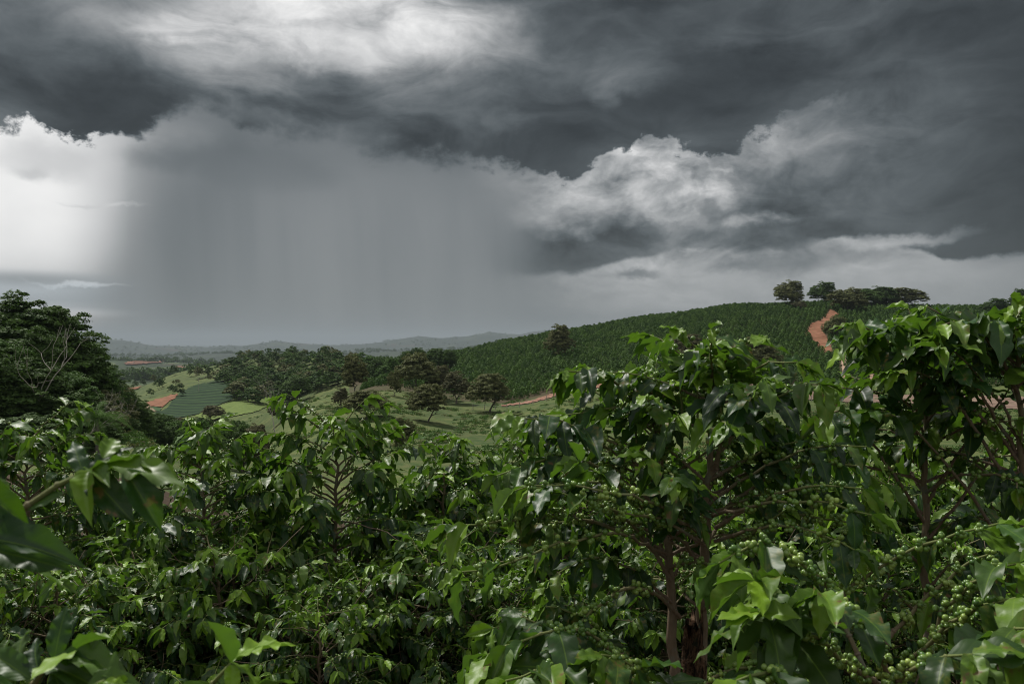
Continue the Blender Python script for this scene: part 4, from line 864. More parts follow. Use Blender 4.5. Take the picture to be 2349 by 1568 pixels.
low_bush('bottom_left_coffee', 'near coffee shoots with broad ribbed leaves filling the bottom left corner', (-0.75, 1.15),
    [([(-60, 1660, 1.15), (20, 1590, 1.1), (100, 1530, 1.08), (170, 1490, 1.05)], 2, (2, 3), 0.2),
     ([(-20, 1700, 1.1), (60, 1640, 1.05), (150, 1590, 1.0), (240, 1560, 1.0)], 2, (2, 3), 0.15)], 32, 0.11,
    leaves=[(125, 1510, 1.06, 145, 1385, 1.08, (0.4, -1, 0.2), 0.0, 0.1), (140, 1505, 1.06, 268, 1490, 1.0, (0, -0.45, 1), 0.2, 0), (165, 1492, 1.05, 290, 1530, 1.0, (0.1, -0.5, 1), 0.25, 0), (110, 1525, 1.05, 250, 1560, 0.98, (0, -0.6, 1), 0.08, 0.2),
            (90, 1540, 1.06, 60, 1455, 1.1, (-0.3, -0.8, 0.6), 0.0, 0.2), (70, 1555, 1.06, -40, 1480, 1.08, (-0.2, -0.6, 0.9), 0.1, 0.1), (40, 1580, 1.05, -70, 1540, 1.0, (0, -0.6, 1), 0.05, 0.0), (180, 1580, 1.0, 340, 1600, 0.95, (0, -0.5, 1), 0.15, 0), (200, 1570, 1.0, 320, 1545, 1.0, (0, -0.4, 1), 0.22, 0),
            (120, 1600, 1.0, 240, 1650, 0.92, (0, -0.6, 1), 0.0, 0.1), (60, 1600, 1.0, 20, 1700, 0.95, (0, -0.8, 0.8), 0.0, 0.0), (10, 1590, 1.05, -60, 1620, 1.0, (0, -0.8, 0.8), 0.0, 0.6), (50, 1520, 1.1, 20, 1430, 1.15, (-0.5, -0.8, 0.6), 0.15, 0.0), (150, 1600, 1.0, 110, 1520, 1.02, (0.4, -0.8, 0.5), 0.0, 0.0)])
low_bush('bottom_middle_coffee', 'young coffee shoot with pale yellow green leaves poking up at the bottom edge', (-0.5, 1.3),
    [([(400, 1700, 1.3), (440, 1620, 1.25), (480, 1560, 1.2), (530, 1520, 1.2)], 0.4, (2, 3), 0.3),
     ([(420, 1720, 1.3), (470, 1640, 1.25), (510, 1600, 1.2), (560, 1590, 1.15)], 0.4, (2, 3), 0.2),
     ([(700, 1720, 1.4), (730, 1640, 1.4), (770, 1590, 1.35)], 0.5, (2, 3), 0.4)], 33, 0.115)

# ---- medium distance bushes: a few built plants, then copies set out down the slope
PROTO = {}
def copy_thing(root, loc, rz, sc, label, group):
    c = root.copy(); COL.objects.link(c); c.location = loc; c.rotation_euler = (0, 0, rz); c.scale = (sc,) * 3
    c['label'] = label
    if group: c['group'] = group
    for ch in root.children:
        k = ch.copy(); COL.objects.link(k); k.parent = c
    return c
SPEC = {'umb': (41, 2, 1.75, 0.74, 1, 0.13, 0.9, 1.0, 0.032, 1.15), 'umb2': (42, 2, 1.7, 0.50, 3, 0.12, 0.95, 0.9, 0.045, 0.8),
        'mass': (43, 2, 1.35, 0.75, 3, 0.125, 0.6, 0.92, 0.052, 0), 'mass2': (44, 2, 1.45, 0.7, 4, 0.12, 0.7, 0.92, 0.055, 0), 'mass3': (45, 2, 1.25, 0.8, 4, 0.13, 0.5, 0.9, 0.055, 0),
        'side': (61, 2, 1.2, 0.72, 4, 0.125, 0.5, 0.92, 0.05, -1), 'side2': (62, 2, 1.15, 0.75, 4, 0.13, 0.6, 0.9, 0.05, -1), 'side3': (63, 2, 1.25, 0.68, 3, 0.12, 0.7, 0.95, 0.045, -1),
        'far': (46, 1, 1.6, 0.75, 3, 0.15, 0.3, 0.8, 0.07, 0), 'far2': (47, 1, 1.7, 0.7, 3, 0.15, 0.3, 0.8, 0.07, 0)}
def place_bush(kind, X, Ytop, d, label, group=GB, rz=None, sc=None):
    """set a bush so that its top comes to frame height Ytop at distance d, standing on the ground"""
    x = (X - CX) / FD * d; g = float(ground(x, d)); top = zY(d, Ytop); H = SPEC[kind][2]
    s_ = (top - g) / (H + 0.06) if sc is None else sc; s_ = max(0.55, min(1.5, s_)); r = rz if rz is not None else rng.uniform(0, 6.28)
    loc = (x, d, top - (H + 0.06) * s_ if sc is None else g)
    loc = (x, d, min(loc[2], g + 0.05))
    if kind not in PROTO:
        sp = SPEC[kind]; b = bush_proto(sp[0], sp[1], sp[2], sp[3], sp[4], sp[5], sp[6], sp[7], sp[8], None, sp[9])
        root = empty('coffee_bush', loc, r, s_); tag(root, label, 'coffee bush', group); b.build('coffee_' + kind, root, cherries=(sp[1] > 1)); PROTO[kind] = root; return root
    return copy_thing(PROTO[kind], loc, r, s_, label, group)
place_bush('umb', 757, 955, 5.0, 'umbrella shaped coffee bush standing tallest left of centre, green pasture behind it', rz=0.4)
place_bush('umb', 478, 1005, 4.7, 'coffee bush with one bare brown stem, just left of the tall umbrella shaped one', rz=2.2)
place_bush('umb2', 1010, 990, 5.8, 'coffee bush thick with small cherries, to the right of the tall umbrella shaped one')
place_bush('umb2', 1190, 985, 7.5, 'coffee bush half hidden behind the left leaf tips of the stump bush', rz=1.0)
place_bush('umb', 75, 975, 4.9, 'coffee bush with clustered cherries at its top at the left edge under the dark woodland', rz=4.0)
place_bush('umb2', 250, 1105, 5.6, 'coffee bush behind the blurred near branch, between the two left single stemmed bushes', rz=3.0)
place_bush('mass2', 880, 1195, 5.0, 'leafy coffee bush in the gap between the umbrella bush and the cherry laden one')
place_bush('mass', 620, 1215, 5.0, 'leafy coffee bush below the left half of the umbrella shaped crown')
place_bush('mass3', 330, 1255, 4.4, 'leafy coffee bush in front of the bare stemmed bush, right of the near branch')
place_bush('mass2', 130, 1295, 4.2, 'dark coffee bush below the near blurred branch at the left')
place_bush('mass', 800, 1305, 4.2, 'dense coffee bush low in the middle left, under the umbrella bush trunk')
place_bush('mass3', 1060, 1275, 4.6, 'dense dark coffee bush left of the long arching cherry branch')
place_bush('mass2', 1290, 1080, 5.4, 'coffee bush seen through the branches left of the stump stems')
place_bush('mass', 1480, 1060, 5.6, 'coffee bush seen between the two stump stems')
place_bush('mass2', 1760, 1050, 5.8, 'coffee bush seen right of the stump stems, below the pasture strip')
place_bush('mass', 1980, 1060, 5.6, 'coffee bush seen behind the leaves between the two big right bushes')
place_bush('mass3', 2250, 1060, 5.5, 'coffee bush seen through the crossing bare branches on the right')
LOWB = [(575, 1215, 4.3, 'coffee bush reaching down to the bottom edge, right of the left bare stem'), (300, 1330, 3.9, 'dark coffee bush right of the ribbed near leaves, left of the left bare stem'), (960, 1230, 4.3, 'coffee bush left of the tip of the long arching cherry branch'),
        (740, 1360, 3.9, 'coffee bush straight below the umbrella shaped one, down to the bottom edge'), (80, 1300, 3.8, 'coffee bush at the left edge just above the ribbed near leaves'), (1160, 1310, 4.1, 'coffee bush beneath the long arching cherry branch'),
        (1500, 1230, 4.0, 'coffee bush in the shade behind the left stem of the stump bush'), (1720, 1210, 4.2, 'coffee bush in the shade behind the right stem of the stump bush'),
        (1950, 1240, 4.0, 'coffee bush behind the strings of cherries between the two big bushes'), (2200, 1240, 4.0, 'coffee bush below the crossing bare branches'),
        (1330, 1350, 3.8, 'coffee bush behind the sprawling cherry branches, left of the cut stump')]
for i, (X, Y, d, lb) in enumerate(LOWB): place_bush(['side', 'side2', 'side3'][i % 3], X, Y, d, lb, 'low bushes of the nearest coffee row')
k = 0
for d, dx in ((7.2, 1.25), (8.8, 1.3), (10.6, 1.35), (12.6, 1.5), (15.0, 1.7), (18.0, 1.9), (21.5, 2.2)):
    half = 0.66 * d + 0.8; n = int(2 * half / dx)
    for i in range(n + 1):
        x = -half + i * dx + rng.normal(0, 0.15); X = CX + FD * x / d
        place_bush('far' if k % 2 else 'far2', X, 0, d + rng.normal(0, 0.25), 'coffee bush in the rows lower down the near slope, beyond the tall single ones', 'coffee rows lower down the near slope', sc=rng.uniform(0.72, 0.92) + (0.12 if X > 1100 else 0)); k += 1

# ------------------------------------------------------------------ trees
CARD = np.array([[-0.5, 0, 0.0], [0.0, -0.33, 0.10], [0.5, 0, -0.04], [0.0, 0.33, 0.10]]); CARDF = np.array([[0, 1, 2, 3]])
def cards(acc, pts, out, size, r, tint=None, droop=0.0):
    n = len(pts); z = out + r.normal(0, 0.55, (n, 3)) + np.array([0, 0, 0.35]); z /= np.linalg.norm(z, axis=1)[:, None]
    x = r.normal(size=(n, 3)) + np.array([0, 0, -droop]); x -= z * (x * z).sum(1)[:, None]; x /= np.linalg.norm(x, axis=1)[:, None]; y = np.cross(z, x)
    s = size * r.uniform(0.6, 1.3, (n, 1)); M = np.stack([x * s, y * s, z * s], 2)
    if tint is None: tint = np.stack([r.random(n), np.clip(r.normal(0.05, 0.15, n), 0, 1), np.zeros(n)], 1)
    acc.many(CARD, CARDF, M, pts, tint)
def crown(acc, blobs, nclump, per, size, r, crad=0.22, shell=0.75):
    """blobs: (cx, cy, cz, rx, ry, rz); leaf clumps sit near their surfaces, gaps stay between"""
    vol = np.array([b[3] * b[4] * b[5] for b in blobs]) ** 0.66; pick = r.choice(len(blobs), nclump, p=vol / vol.sum())
    for i in pick:
        b = np.array(blobs[i]); d = r.normal(size=3); d[2] = d[2] * 0.9 + 0.18; d /= np.linalg.norm(d)
        if d[2] < -0.6: d[2] *= -0.4
        c = b[:3] + d * b[3:] * (r.uniform(shell, 1.03) if r.random() < 0.8 else r.uniform(0.3, shell)); cr = crad * b[3:].mean() * r.uniform(0.7, 1.5); m = int(per * r.uniform(0.6, 1.4))
        q = r.normal(size=(m, 3)); q /= np.linalg.norm(q, axis=1)[:, None]; q[:, 2] = np.abs(q[:, 2]) * 0.75 - 0.12
        p = c + q * cr * r.uniform(0.5, 1.0, (m, 1)); base = np.clip(r.random() + r.normal(0, 0.2, m), 0, 1)
        t_ = np.stack([base, np.clip((0.25 if r.random() < 0.2 else 0.02) + r.normal(0, 0.12, m), 0, 1), np.zeros(m)], 1)
        cards(acc, p, q * 0.8 + d * 0.5, size, r, t_)
def limb(acc, p, d, L, rad, r, depth, tips, spread=0.6, up=0.25):
    n = 5; pts = [p.copy()]
    for k in range(n):
        d = nrm(d + r.normal(0, 0.13, 3) + np.array([0, 0, up * 0.12])); p = p + d * L / n; pts.append(p.copy())
    tube(acc, pts, np.linspace(rad, rad * 0.55, n + 1), 6 if depth > 1 else 4, (r.random(), 0, 0))
    if depth == 0: tips.append(p); return
    for k in range(3 if depth > 1 else 2):
        limb(acc, p, nrm(d + r.normal(0, spread, 3) + np.array([0, 0, up])), L * r.uniform(0.55, 0.8), rad * 0.52, r, depth - 1, tips, spread, up)
def tree_meshes(name, seed, H, R, trunk_f, flat, nclump, per, size, depth=3, lobes=7, pale=0):
    r = np.random.default_rng(seed); w = Acc(); tips = []
    limb(w, np.array([0, 0, -0.6]), np.array([0.03, 0.02, 1.0]), H * trunk_f + 0.6, H * 0.024 + 0.05, r, depth, tips, 0.65, 0.3)
    cz = H * (trunk_f + 1) / 2; rz = H * (1 - trunk_f) / 2
    bl = [(0, 0, cz, R * 0.70, R * 0.70, rz * 0.98)]
    for k in range(lobes):
        a = 2 * math.pi * k / lobes + r.uniform(-.4, .4); q = r.uniform(0.45, 0.68)
        bl.append((R * q * math.cos(a), R * q * math.sin(a), cz - rz * 0.15 + rz * r.uniform(-0.45, 0.35) * flat, R * r.uniform(0.34, 0.48), R * r.uniform(0.34, 0.48), rz * r.uniform(0.48, 0.68)))
    for k in range(max(2, lobes // 3)):
        a = r.uniform(0, 6.28); bl.append((R * 0.3 * math.cos(a), R * 0.3 * math.sin(a), cz + rz * 0.5, R * 0.4, R * 0.4, rz * 0.48))
    f = Acc(); crown(f, bl, nclump, per, size, r)
    return f.mesh(name + '_crown', [M_FOL['dark']]), w.mesh(name + '_trunk', [M_TRUNK])
TM = {'big': tree_meshes('big_tree', 1, 14, 5.2, 0.10, 0.8, 460, 110, 0.27, 3, 9), 'big2': tree_meshes('big_tree_b', 2, 14, 4.6, 0.08, 0.9, 460, 110, 0.26, 3, 8),
      'mid': tree_meshes('round_tree', 3, 8, 4.4, 0.15, 0.7, 420, 60, 0.30, 3, 8), 'mid2': tree_meshes('round_tree_b', 4, 8, 4.0, 0.14, 0.9, 400, 60, 0.30, 3, 7),
      'mid3': tree_meshes('round_tree_c', 5, 8, 3.6, 0.10, 1.1, 360, 60, 0.30, 2, 6), 'far': tree_meshes('wood_tree', 6, 8, 3.6, 0.1, 0.8, 70, 22, 0.62, 1, 5), 'far2': tree_meshes('wood_tree_b', 7, 8, 3.0, 0.05, 1.0, 70, 22, 0.62, 1, 4)}
TMV = {}
def tree(kind, col, X, Ytop, d, width, label, group, name='broadleaf_tree', base=None, parts=True, sunk=0.0):
    """a tree whose crown top shows at frame height Ytop, standing on the ground at distance d"""
    if base is not None:
        h_ = hit(X, base, 60); d = h_[1] if h_ is not None else d
    x = (X - CX) / FD * d; g = float(ground(x, d)) - sunk; H = max(1.5, zY(d, Ytop) - g); W_ = width / FD * d
    H0, R0 = {'b': (14, 5.2), 'm': (8, 4.3), 'f': (8, 3.5)}[kind[0]]
    key = (kind, col)
    if key not in TMV:
        me = TM[kind][0].copy(); me.materials.clear(); me.materials.append(M_FOL[col]); TMV[key] = me
    root = empty(name, (x, d, g), rng.uniform(0, 6.28)); root.scale = (W_ / 2 / R0 / 0.95, W_ / 2 / R0 / 0.95, H / H0 / 1.0)
    tag(root, label, 'tree', group)
    link('crown', TMV[key], root); link('trunk', TM[kind][1], root)
    return root
GP = 'trees standing around the pasture'
for a in [('mid', 'olive', 980, 877, 155, 100, 'round olive mango tree on a bare trunk in the middle of the pasture', 966),
          ('mid2', 'brown', 1046, 852, 185, 80, 'brownish round tree just behind the mango tree with the bare trunk', 925),
          ('mid', 'olive', 1122, 853, 172, 108, 'wide grey green dome shaped tree beside the red track', 944),
          ('mid2', 'olive', 958, 810, 195, 108, 'tall yellowish olive tree at the foot of the coffee hillside', 905),
          ('mid3', 'olive', 906, 848, 190, 44, 'small olive tree at the left foot of the tall yellowish one', 908),
          ('mid', 'brown', 1010, 835, 200, 60, 'brown topped tree tucked between the yellowish tree and the round brownish tree', 912),
          ('mid3', 'olive', 813, 812, 205, 76, 'upright olive tree on the pasture crest, dark hill behind', 900),
          ('mid3', 'brown', 782, 888, 170, 50, 'thin greyish bare looking tree on the pasture, left of the upright olive tree', 935),
          ('mid', 'olive', 845, 892, 152, 118, 'broad olive tree on the pasture right above the umbrella shaped coffee bush', 958),
          ('mid2', 'brown', 643, 920, 160, 62, 'brown round bushy tree at the left end of the pasture', 968),
          ('mid3', 'olive', 925, 955, 125, 66, 'ragged olive tree low on the pasture behind the umbrella coffee bush', 1035),
          ('mid', 'brown', 490, 928, 235, 56, 'small pale round tree on the bright grass slope', 965),
          ('mid2', 'dark', 680, 862, 225, 78, 'dark rounded tree at the lower edge of the middle hill wood', 925),
          ('mid3', 'olive', 1282, 744, 275, 82, 'pointed olive tree standing alone among the coffee rows on the hillside', 822),
          ('mid2', 'olive', 1740, 772, 215, 110, 'wide olive crown rising behind the top shoots of the stump bush', 870),
          ('mid', 'brown', 1572, 764, 240, 100, 'brownish crown on the hillside left of the top shoots of the stump bush', 850)]:
    tree(*a[:7], GP, base=a[7])
GC = 'trees on the crest of the coffee hillside'
for a in [('mid3', 'olive', 1811, 643, 430, 78, 'leftmost crest tree with sky showing through its domed crown', 420),
          ('mid3', 'dark', 1888, 646, 455, 72, 'second crest tree from the left, low and flat topped', 440),
          ('mid3', 'olive', 1948, 660, 400, 78, 'round crest tree at the top end of the red road', 395),
          ('mid3', 'dark', 2010, 657, 440, 90, 'broad dark crest tree right behind the round one by the red road', 430),
          ('mid3', 'olive', 2070, 660, 445, 90, 'last broad crest tree before the big right coffee bush', 430),
          ('mid2', 'dark', 1978, 664, 445, 60, 'small crest tree squeezed between its two broad neighbours', 430),
          ('mid3', 'brown', 1835, 690, 415, 40, 'low shrubby tree at the foot of the leftmost crest tree', 410),
          ('mid2', 'olive', 1918, 725, 345, 58, 'round olive tree on the inside bend of the red road', 340),
          ('mid3', 'dark', 2335, 662, 420, 40, 'dark tree poking up on the crest at the right edge', 410),
          ('mid2', 'dark', 2285, 684, 400, 60, 'low dark tree on the crest near the right edge', 390),
          ('mid', 'dark', 2400, 676, 400, 90, 'wide dark tree on the crest at the very right edge', 390)]:
    tree(a[0], a[1], a[2], a[3], a[7], a[5] * (1.45 if a[2] in (1948, 2010, 2070, 1978) else 1.15), a[6], GC, base={1811: 706, 1948: 716, 1918: 776, 1835: 712, 2010: 704, 2070: 706, 1888: 694, 1978: 704}.get(a[2]))
GD = 'dark trees behind the foot of the coffee hillside'
for i, (X, Y, w, c_, lb) in enumerate([(930, 803, 40, 'dark', 'leftmost dark tree of the flat topped row'), (960, 798, 46, 'dark', 'second dark tree from the left in the flat topped row'), (1000, 797, 52, 'dark', 'widest dark tree of the flat topped row'), (1030, 802, 40, 'dark', 'rightmost dark tree of the flat topped row, touching the coffee hillside'),
                               (900, 820, 40, 'green', 'green tree just left of the flat topped dark row'), (862, 824, 44, 'dark', 'dark tree right of the upright olive tree of the crest'), (878, 836, 44, 'green', 'bright green bush like tree below the dark one left of the flat topped row')]):
    tree('mid2' if i % 2 else 'mid', c_, X, Y, 310 - i * 3, w * 1.2, lb, GD)
# ---- the wood at the left
GL = 'trees of the dark wood at the left'
LW = [('big', 'dark', -90, 700, 78, 330, 'dark tree at the very left edge of the wood, mostly out of frame'),
      ('big2', 'dark', 25, 678, 80, 230, 'tallest dark tree of the left wood, against the bright sky'),
      ('big', 'dark', 118, 712, 84, 200, 'dark tree of the left wood with sky sparkling through its thin top'),
      ('big2', 'dark', 176, 785, 88, 120, 'dark tree of the left wood sloping down towards the far hills'),
      ('big', 'dark', 215, 845, 92, 110, 'dark rounded tree on the shoulder of the left wood'),
      ('big2', 'olive', 255, 880, 96, 90, 'olive tree at the lower shoulder of the left wood'),
      ('big', 'dark', 288, 915, 102, 80, 'small dark tree at the right end of the left wood'),
      ('big', 'green', 150, 860, 74, 130, 'brighter green tree in the middle of the left wood'),
      ('big2', 'dark', 60, 830, 70, 170, 'dark leafy tree filling the inside of the left wood'),
      ('big', 'olive', 200, 930, 76, 110, 'olive green tree beside the palm at the left'),
      ('big2', 'dark', 110, 930, 70, 140, 'shaded tree low in the left wood above the coffee'),
      ('big', 'dark', -10, 900, 66, 160, 'shaded tree at the left frame edge above the coffee'),
      ('big2', 'dark', 270, 960, 92, 80, 'dark tree right behind the palm at the left'),
      ('big', 'green', 20, 790, 72, 120, 'green tree catching light below the tallest tree of the left wood'),
      ('big2', 'olive', 240, 905, 84, 80, 'yellowish tree on the flank of the left wood'),
      ('big', 'dark', 165, 900, 80, 120, 'dark tree in the heart of the left wood'),
      ('big2', 'dark', 320, 945, 118, 70, 'dark tree where the left wood meets the gully'),
      ('big', 'dark', -60, 800, 66, 200, 'dark tree at the left frame edge, halfway up the wood')]
LW += [('big', 'dark', 198, 800, 94, 100, 'dark tree whose top leans out over the far hills'), ('big2', 'green', 232, 850, 90, 90, 'green tree on the falling edge of the left wood'), ('big', 'dark', 262, 880, 98, 80, 'dark tree on the falling edge of the left wood'),
       ('big2', 'dark', 90, 760, 76, 150, 'dark tree filling the gap below the thin topped tree'), ('big', 'dark', 305, 925, 108, 70, 'dark tree at the toe of the left wood'), ('big2', 'green', 120, 990, 64, 110, 'shadowy green tree at the foot of the left wood'),
       ('big', 'dark', 60, 960, 62, 130, 'dark tree at the foot of the left wood behind the left coffee bush'), ('big2', 'dark', 340, 955, 125, 70, 'dark tree starting the gully wood'), ('big', 'dark', 210, 965, 70, 100, 'dark undergrowth tree below the palm')]
for a in LW: tree(a[0], a[1], a[2], a[3] - 12, a[4], a[5] * 1.4, a[6], GL, sunk=0.5)
# ---- the gully wood between the left wood and the pasture
GG = 'trees of the gully wood between the two pastures'
n = 0; tries = 0
while n < 120 and tries < 9000:
    tries += 1; d = rng.uniform(112, 240); X = rng.uniform(300, 640)
    if d < 150 and X < 395: continue
    x = (X - CX) / FD * d; g = float(ground(x, d)); H = rng.uniform(5.5, 9.5); Yt = CY - FD * (g + H) / d
    lim = np.interp(X, [300, 340, 420, 520, 600, 640], [945, 940, 958, 962, 965, 985])
    if Yt < lim or CY - FD * g / d < 1000: continue
    tree(['mid', 'mid2', 'mid3'][n % 3], ['dark', 'green', 'dark', 'olive', 'dark', 'dark', 'green', 'dark', 'brown'][n % 9], X, Yt, d, H * rng.uniform(0.75, 1.05) / d * FD, 'crowded green tree in the gully wood below the bright grass slope', GG); n += 1
# ---- the wood and scattered trees of the middle hill
GM = 'trees of the wood covering the middle hill'
WOOD = [(500, 876), (520, 850), (560, 826), (640, 820), (740, 812), (800, 822), (850, 835), (850, 880), (745, 893), (700, 910), (640, 938), (590, 930), (545, 922), (528, 898)]
n = 0; tries = 0
while n < 250 and tries < 9000:
    tries += 1; X = rng.uniform(500, 850); Y = rng.uniform(815, 940)
    if not inpoly(np.array([X]), np.array([Y]), WOOD)[0]: continue
    h_ = hit(X, Y, 230, 800)
    if h_ is None: continue
    H = rng.uniform(4.5, 8.5); d = h_[1]
    tree('far' if n % 2 else 'far2', ['dark', 'green', 'dark', 'coffee', 'olive'][int(rng.integers(0, 5))], X, CY - FD * (h_[2] + H) / d, d, H * rng.uniform(1.1, 1.6) / d * FD, 'small dark tree packed in the wood on the middle hill', GM, name='wood_tree'); n += 1
GS = 'trees scattered over the grass of the middle hill'
for i, (X, Y, H) in enumerate([(308, 879, 6), (365, 890, 7), (352, 875, 6), (400, 858, 8), (440, 860, 7), (455, 866, 8), (470, 862, 8), (480, 858, 6), (405, 892, 6), (395, 900, 5), (412, 905, 6), (420, 838, 7), (434, 834, 8), (452, 829, 7), (470, 826, 8), (488, 823, 7), (505, 820, 8), (520, 818, 8), (535, 817, 7), (552, 817, 8), (570, 816, 8),
                               (500, 850, 7), (515, 843, 7), (528, 852, 6), (545, 838, 7), (515, 868, 7), (490, 874, 6), (345, 908, 5), (372, 884, 6), (330, 868, 6), (560, 858, 7), (540, 870, 8), (395, 845, 7), (380, 852, 7), (362, 859, 7), (345, 866, 7), (328, 875, 6), (312, 884, 6), (600, 814, 7), (630, 812, 6), (660, 810, 7), (700, 808, 6), (738, 806, 9)]):
    h_ = hit(X, Y + 3, 300, 900)
    if h_ is None: h_ = hit(X, Y + 10, 300, 900)
    if h_ is None: continue
    tree('far' if i % 2 else 'far2', ['dark', 'dark', 'olive'][i % 3], X, CY - FD * (h_[2] + H) / h_[1], h_[1], H * rng.uniform(0.9, 1.3) / h_[1] * FD, 'single dark tree dotted over the grass or ridge of the middle hill', GS, name='hill_tree')
# ---- palm and bare trees
def palm(X, Ytop, d, label):
    x = (X - CX) / FD * d; g = float(ground(x, d)); H = zY(d, Ytop) - g; root = empty('palm_tree', (x, d, g)); tag(root, label, 'palm')
    r = np.random.default_rng(3); f = Acc(); w = Acc(); tube(w, [(0, 0, -0.5), (0.1, 0, H * 0.4), (0, 0.05, H * 0.72)], [0.2, 0.17, 0.13], 8, (0.6, 0, 0))
    for k in range(26):
        a = r.uniform(0, 6.28); el = r.uniform(0.1, 1.35); p = np.array([0, 0, H * 0.72]); dd = np.array([math.cos(a) * math.cos(el), math.sin(a) * math.cos(el), math.sin(el)]); pts = [p.copy()]
        L = r.uniform(2.4, 3.4)
        for j in range(9): dd = nrm(dd + np.array([0, 0, -0.17])); p = p + dd * L / 9; pts.append(p.copy())
        tube(f, pts, np.linspace(0.03, 0.01, 10), 3, (0.5, 0.3, 0))
        for j in range(1, 10):
            for q in range(3):
                b = pts[j - 1] + (pts[j] - pts[j - 1]) * (q / 3); t_ = nrm(pts[j] - pts[j - 1]); sd = nrm(np.cross(t_, [0, 0, 1.0]))
                for sg in (-1, 1):
                    e = b + (sd * sg * 0.5 + t_ * 0.35 + np.array([0, 0, -0.35 * r.uniform(0.3, 1.2)])) * (1.1 - 0.06 * j); w_ = t_ * 0.03
                    f.add([b - w_, b + w_, e + w_ * 0.2, e - w_ * 0.2], [[0, 1, 2, 3]], None, (r.random(), 0.2, 0))
    link('fronds', f.mesh('palm_fronds', [M_FOL['green']]), root); link('trunk', w.mesh('palm_trunk', [M_TRUNK]), root)
palm(222, 925, 66, 'feathery palm standing in front of the dark left wood')
m, t, out = newmat('pale_wood'); geo = t.n.new('ShaderNodeNewGeometry'); princ(t, out, t.mixc(t.noise(geo.outputs['Position'], 3.0, 4), (0.22, 0.20, 0.17), (0.42, 0.39, 0.34)), 0.9, 0.2); M_PALE = m
def dead_tree(X, Ybase, d, H, label, seed, spread=0.6, lean=(0.1, 0, 1.0), depth=3, base_z=None):
    if base_z is None and Ybase: h_ = hit(X, Ybase, 60); d = h_[1]
    x = (X - CX) / FD * d; g = float(ground(x, d)) if base_z is None else base_z
    r = np.random.default_rng(seed); w = Acc(); tips = []
    limb(w, np.array([0, 0, -0.2]), nrm(np.array(lean)), H * 0.5, H * 0.010 + 0.02, r, depth, tips, spread, 0.3)
    tag(link('bare_tree', w.mesh('bare_tree', [M_PALE]), None, (x, d, g)), label, 'dead tree')
dead_tree(455, 898, 300, 11, 'pale leafless tree standing in the dark coffee field', 1)
dead_tree(630, 1010, 140, 9, 'slender pale trunk standing out of the gully wood', 2, 0.35)
dead_tree(75, 0, 71, 10.5, 'bare pale branches reaching up through the left wood', 3, 0.5, (0.25, -0.1, 1.0), 3)
dead_tree(150, 0, 66, 6.0, 'low twisted bare tree near the palm in the left wood', 9, 0.7, (0.7, 0, 0.8), 4)

# ------------------------------------------------------------------ coffee shrubs of the far hillside
def shrub_mesh(name, seed, n=170, H=2.1, R=1.05):
    r = np.random.default_rng(seed); f = Acc(); q = r.normal(size=(n, 3)); q /= np.linalg.norm(q, axis=1)[:, None]
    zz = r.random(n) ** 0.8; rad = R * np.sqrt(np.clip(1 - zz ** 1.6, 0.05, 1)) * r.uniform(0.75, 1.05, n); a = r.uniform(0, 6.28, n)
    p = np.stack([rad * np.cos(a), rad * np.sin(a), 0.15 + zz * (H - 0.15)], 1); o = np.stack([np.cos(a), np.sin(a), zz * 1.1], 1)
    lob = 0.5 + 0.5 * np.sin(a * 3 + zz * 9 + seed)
    cards(f, p, o, 0.40, r, np.stack([np.clip(lob * 0.8 + r.normal(0.1, 0.2, n), 0, 1), np.clip((zz - 0.7) * 0.5 + r.normal(0, 0.1, n), 0, 1), np.zeros(n)], 1), 0.0)  # upper leaves tinted yellower and lighter: a top highlight put into the colour
    return f.mesh(name, [M_FOL['coffee']])
SH = [shrub_mesh('hill_shrub_%d' % k, 50 + k) for k in range(4)]
def shrub_points():
    pts = []; rows = np.arange(-170, 460, 2.9)
    ang = math.radians(14); ca, sa = math.cos(ang), math.sin(ang)
    for v in np.arange(150, 640, 3.7):
        u = np.arange(-260, 460, 2.2); uu = u + rng.normal(0, 0.18, len(u)); vv = v + rng.normal(0, 0.22, len(u))
        pts.append(np.stack([uu * ca - vv * sa * 0.6 + 60, vv + uu * sa * 0.35], 1))
    p = np.concatenate(pts); z = ground(p[:, 0], p[:, 1]); X = CX + FD * p[:, 0] / p[:, 1]; Y = CY - FD * z / p[:, 1]
    edge = np.interp(X, [780, 860, 900, 1040, 1170, 1300, 1500, 1700, 1900, 2349], [240, 225, 216, 212, 206, 207, 205, 203, 200, 196])
    crest = np.interp(X, [760, 900, 1040, 1170, 1300, 1500, 1700, 2349], [520, 490, 425, 430, 445, 462, 475, 480])
    ok = (p[:, 1] > edge + 3 * fbm(X / 60, X * 0, 2, 4) * 4) & (p[:, 1] < crest) & (X > np.interp(p[:, 1], [200, 300, 500], [835, 830, 850])) & (X < 2460)
    ok &= fbm(p[:, 0] / 9, p[:, 1] / 9, 3, 21) < 0.27
    for i, poly in enumerate(EXCL[:5]):
        big = [(x, y) for x, y in poly]
        ok &= ~inpoly(X, Y, big); ok &= ~inpoly(X, Y - 4, big)
    return np.column_stack([p[ok], z[ok]])
SP = shrub_points(); near = np.argsort(SP[:, 1])
ind, rest = SP[near[:170]], SP[near[170:]]
for i, q in enumerate(ind):
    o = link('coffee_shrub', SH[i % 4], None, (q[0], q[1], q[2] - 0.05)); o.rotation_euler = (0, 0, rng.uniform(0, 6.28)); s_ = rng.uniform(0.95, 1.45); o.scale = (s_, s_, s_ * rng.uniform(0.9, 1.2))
    tag(o, 'small dark coffee shrub in the lowest rows of the far hillside plantation', 'coffee shrub', 'coffee shrubs in the lowest hillside rows')
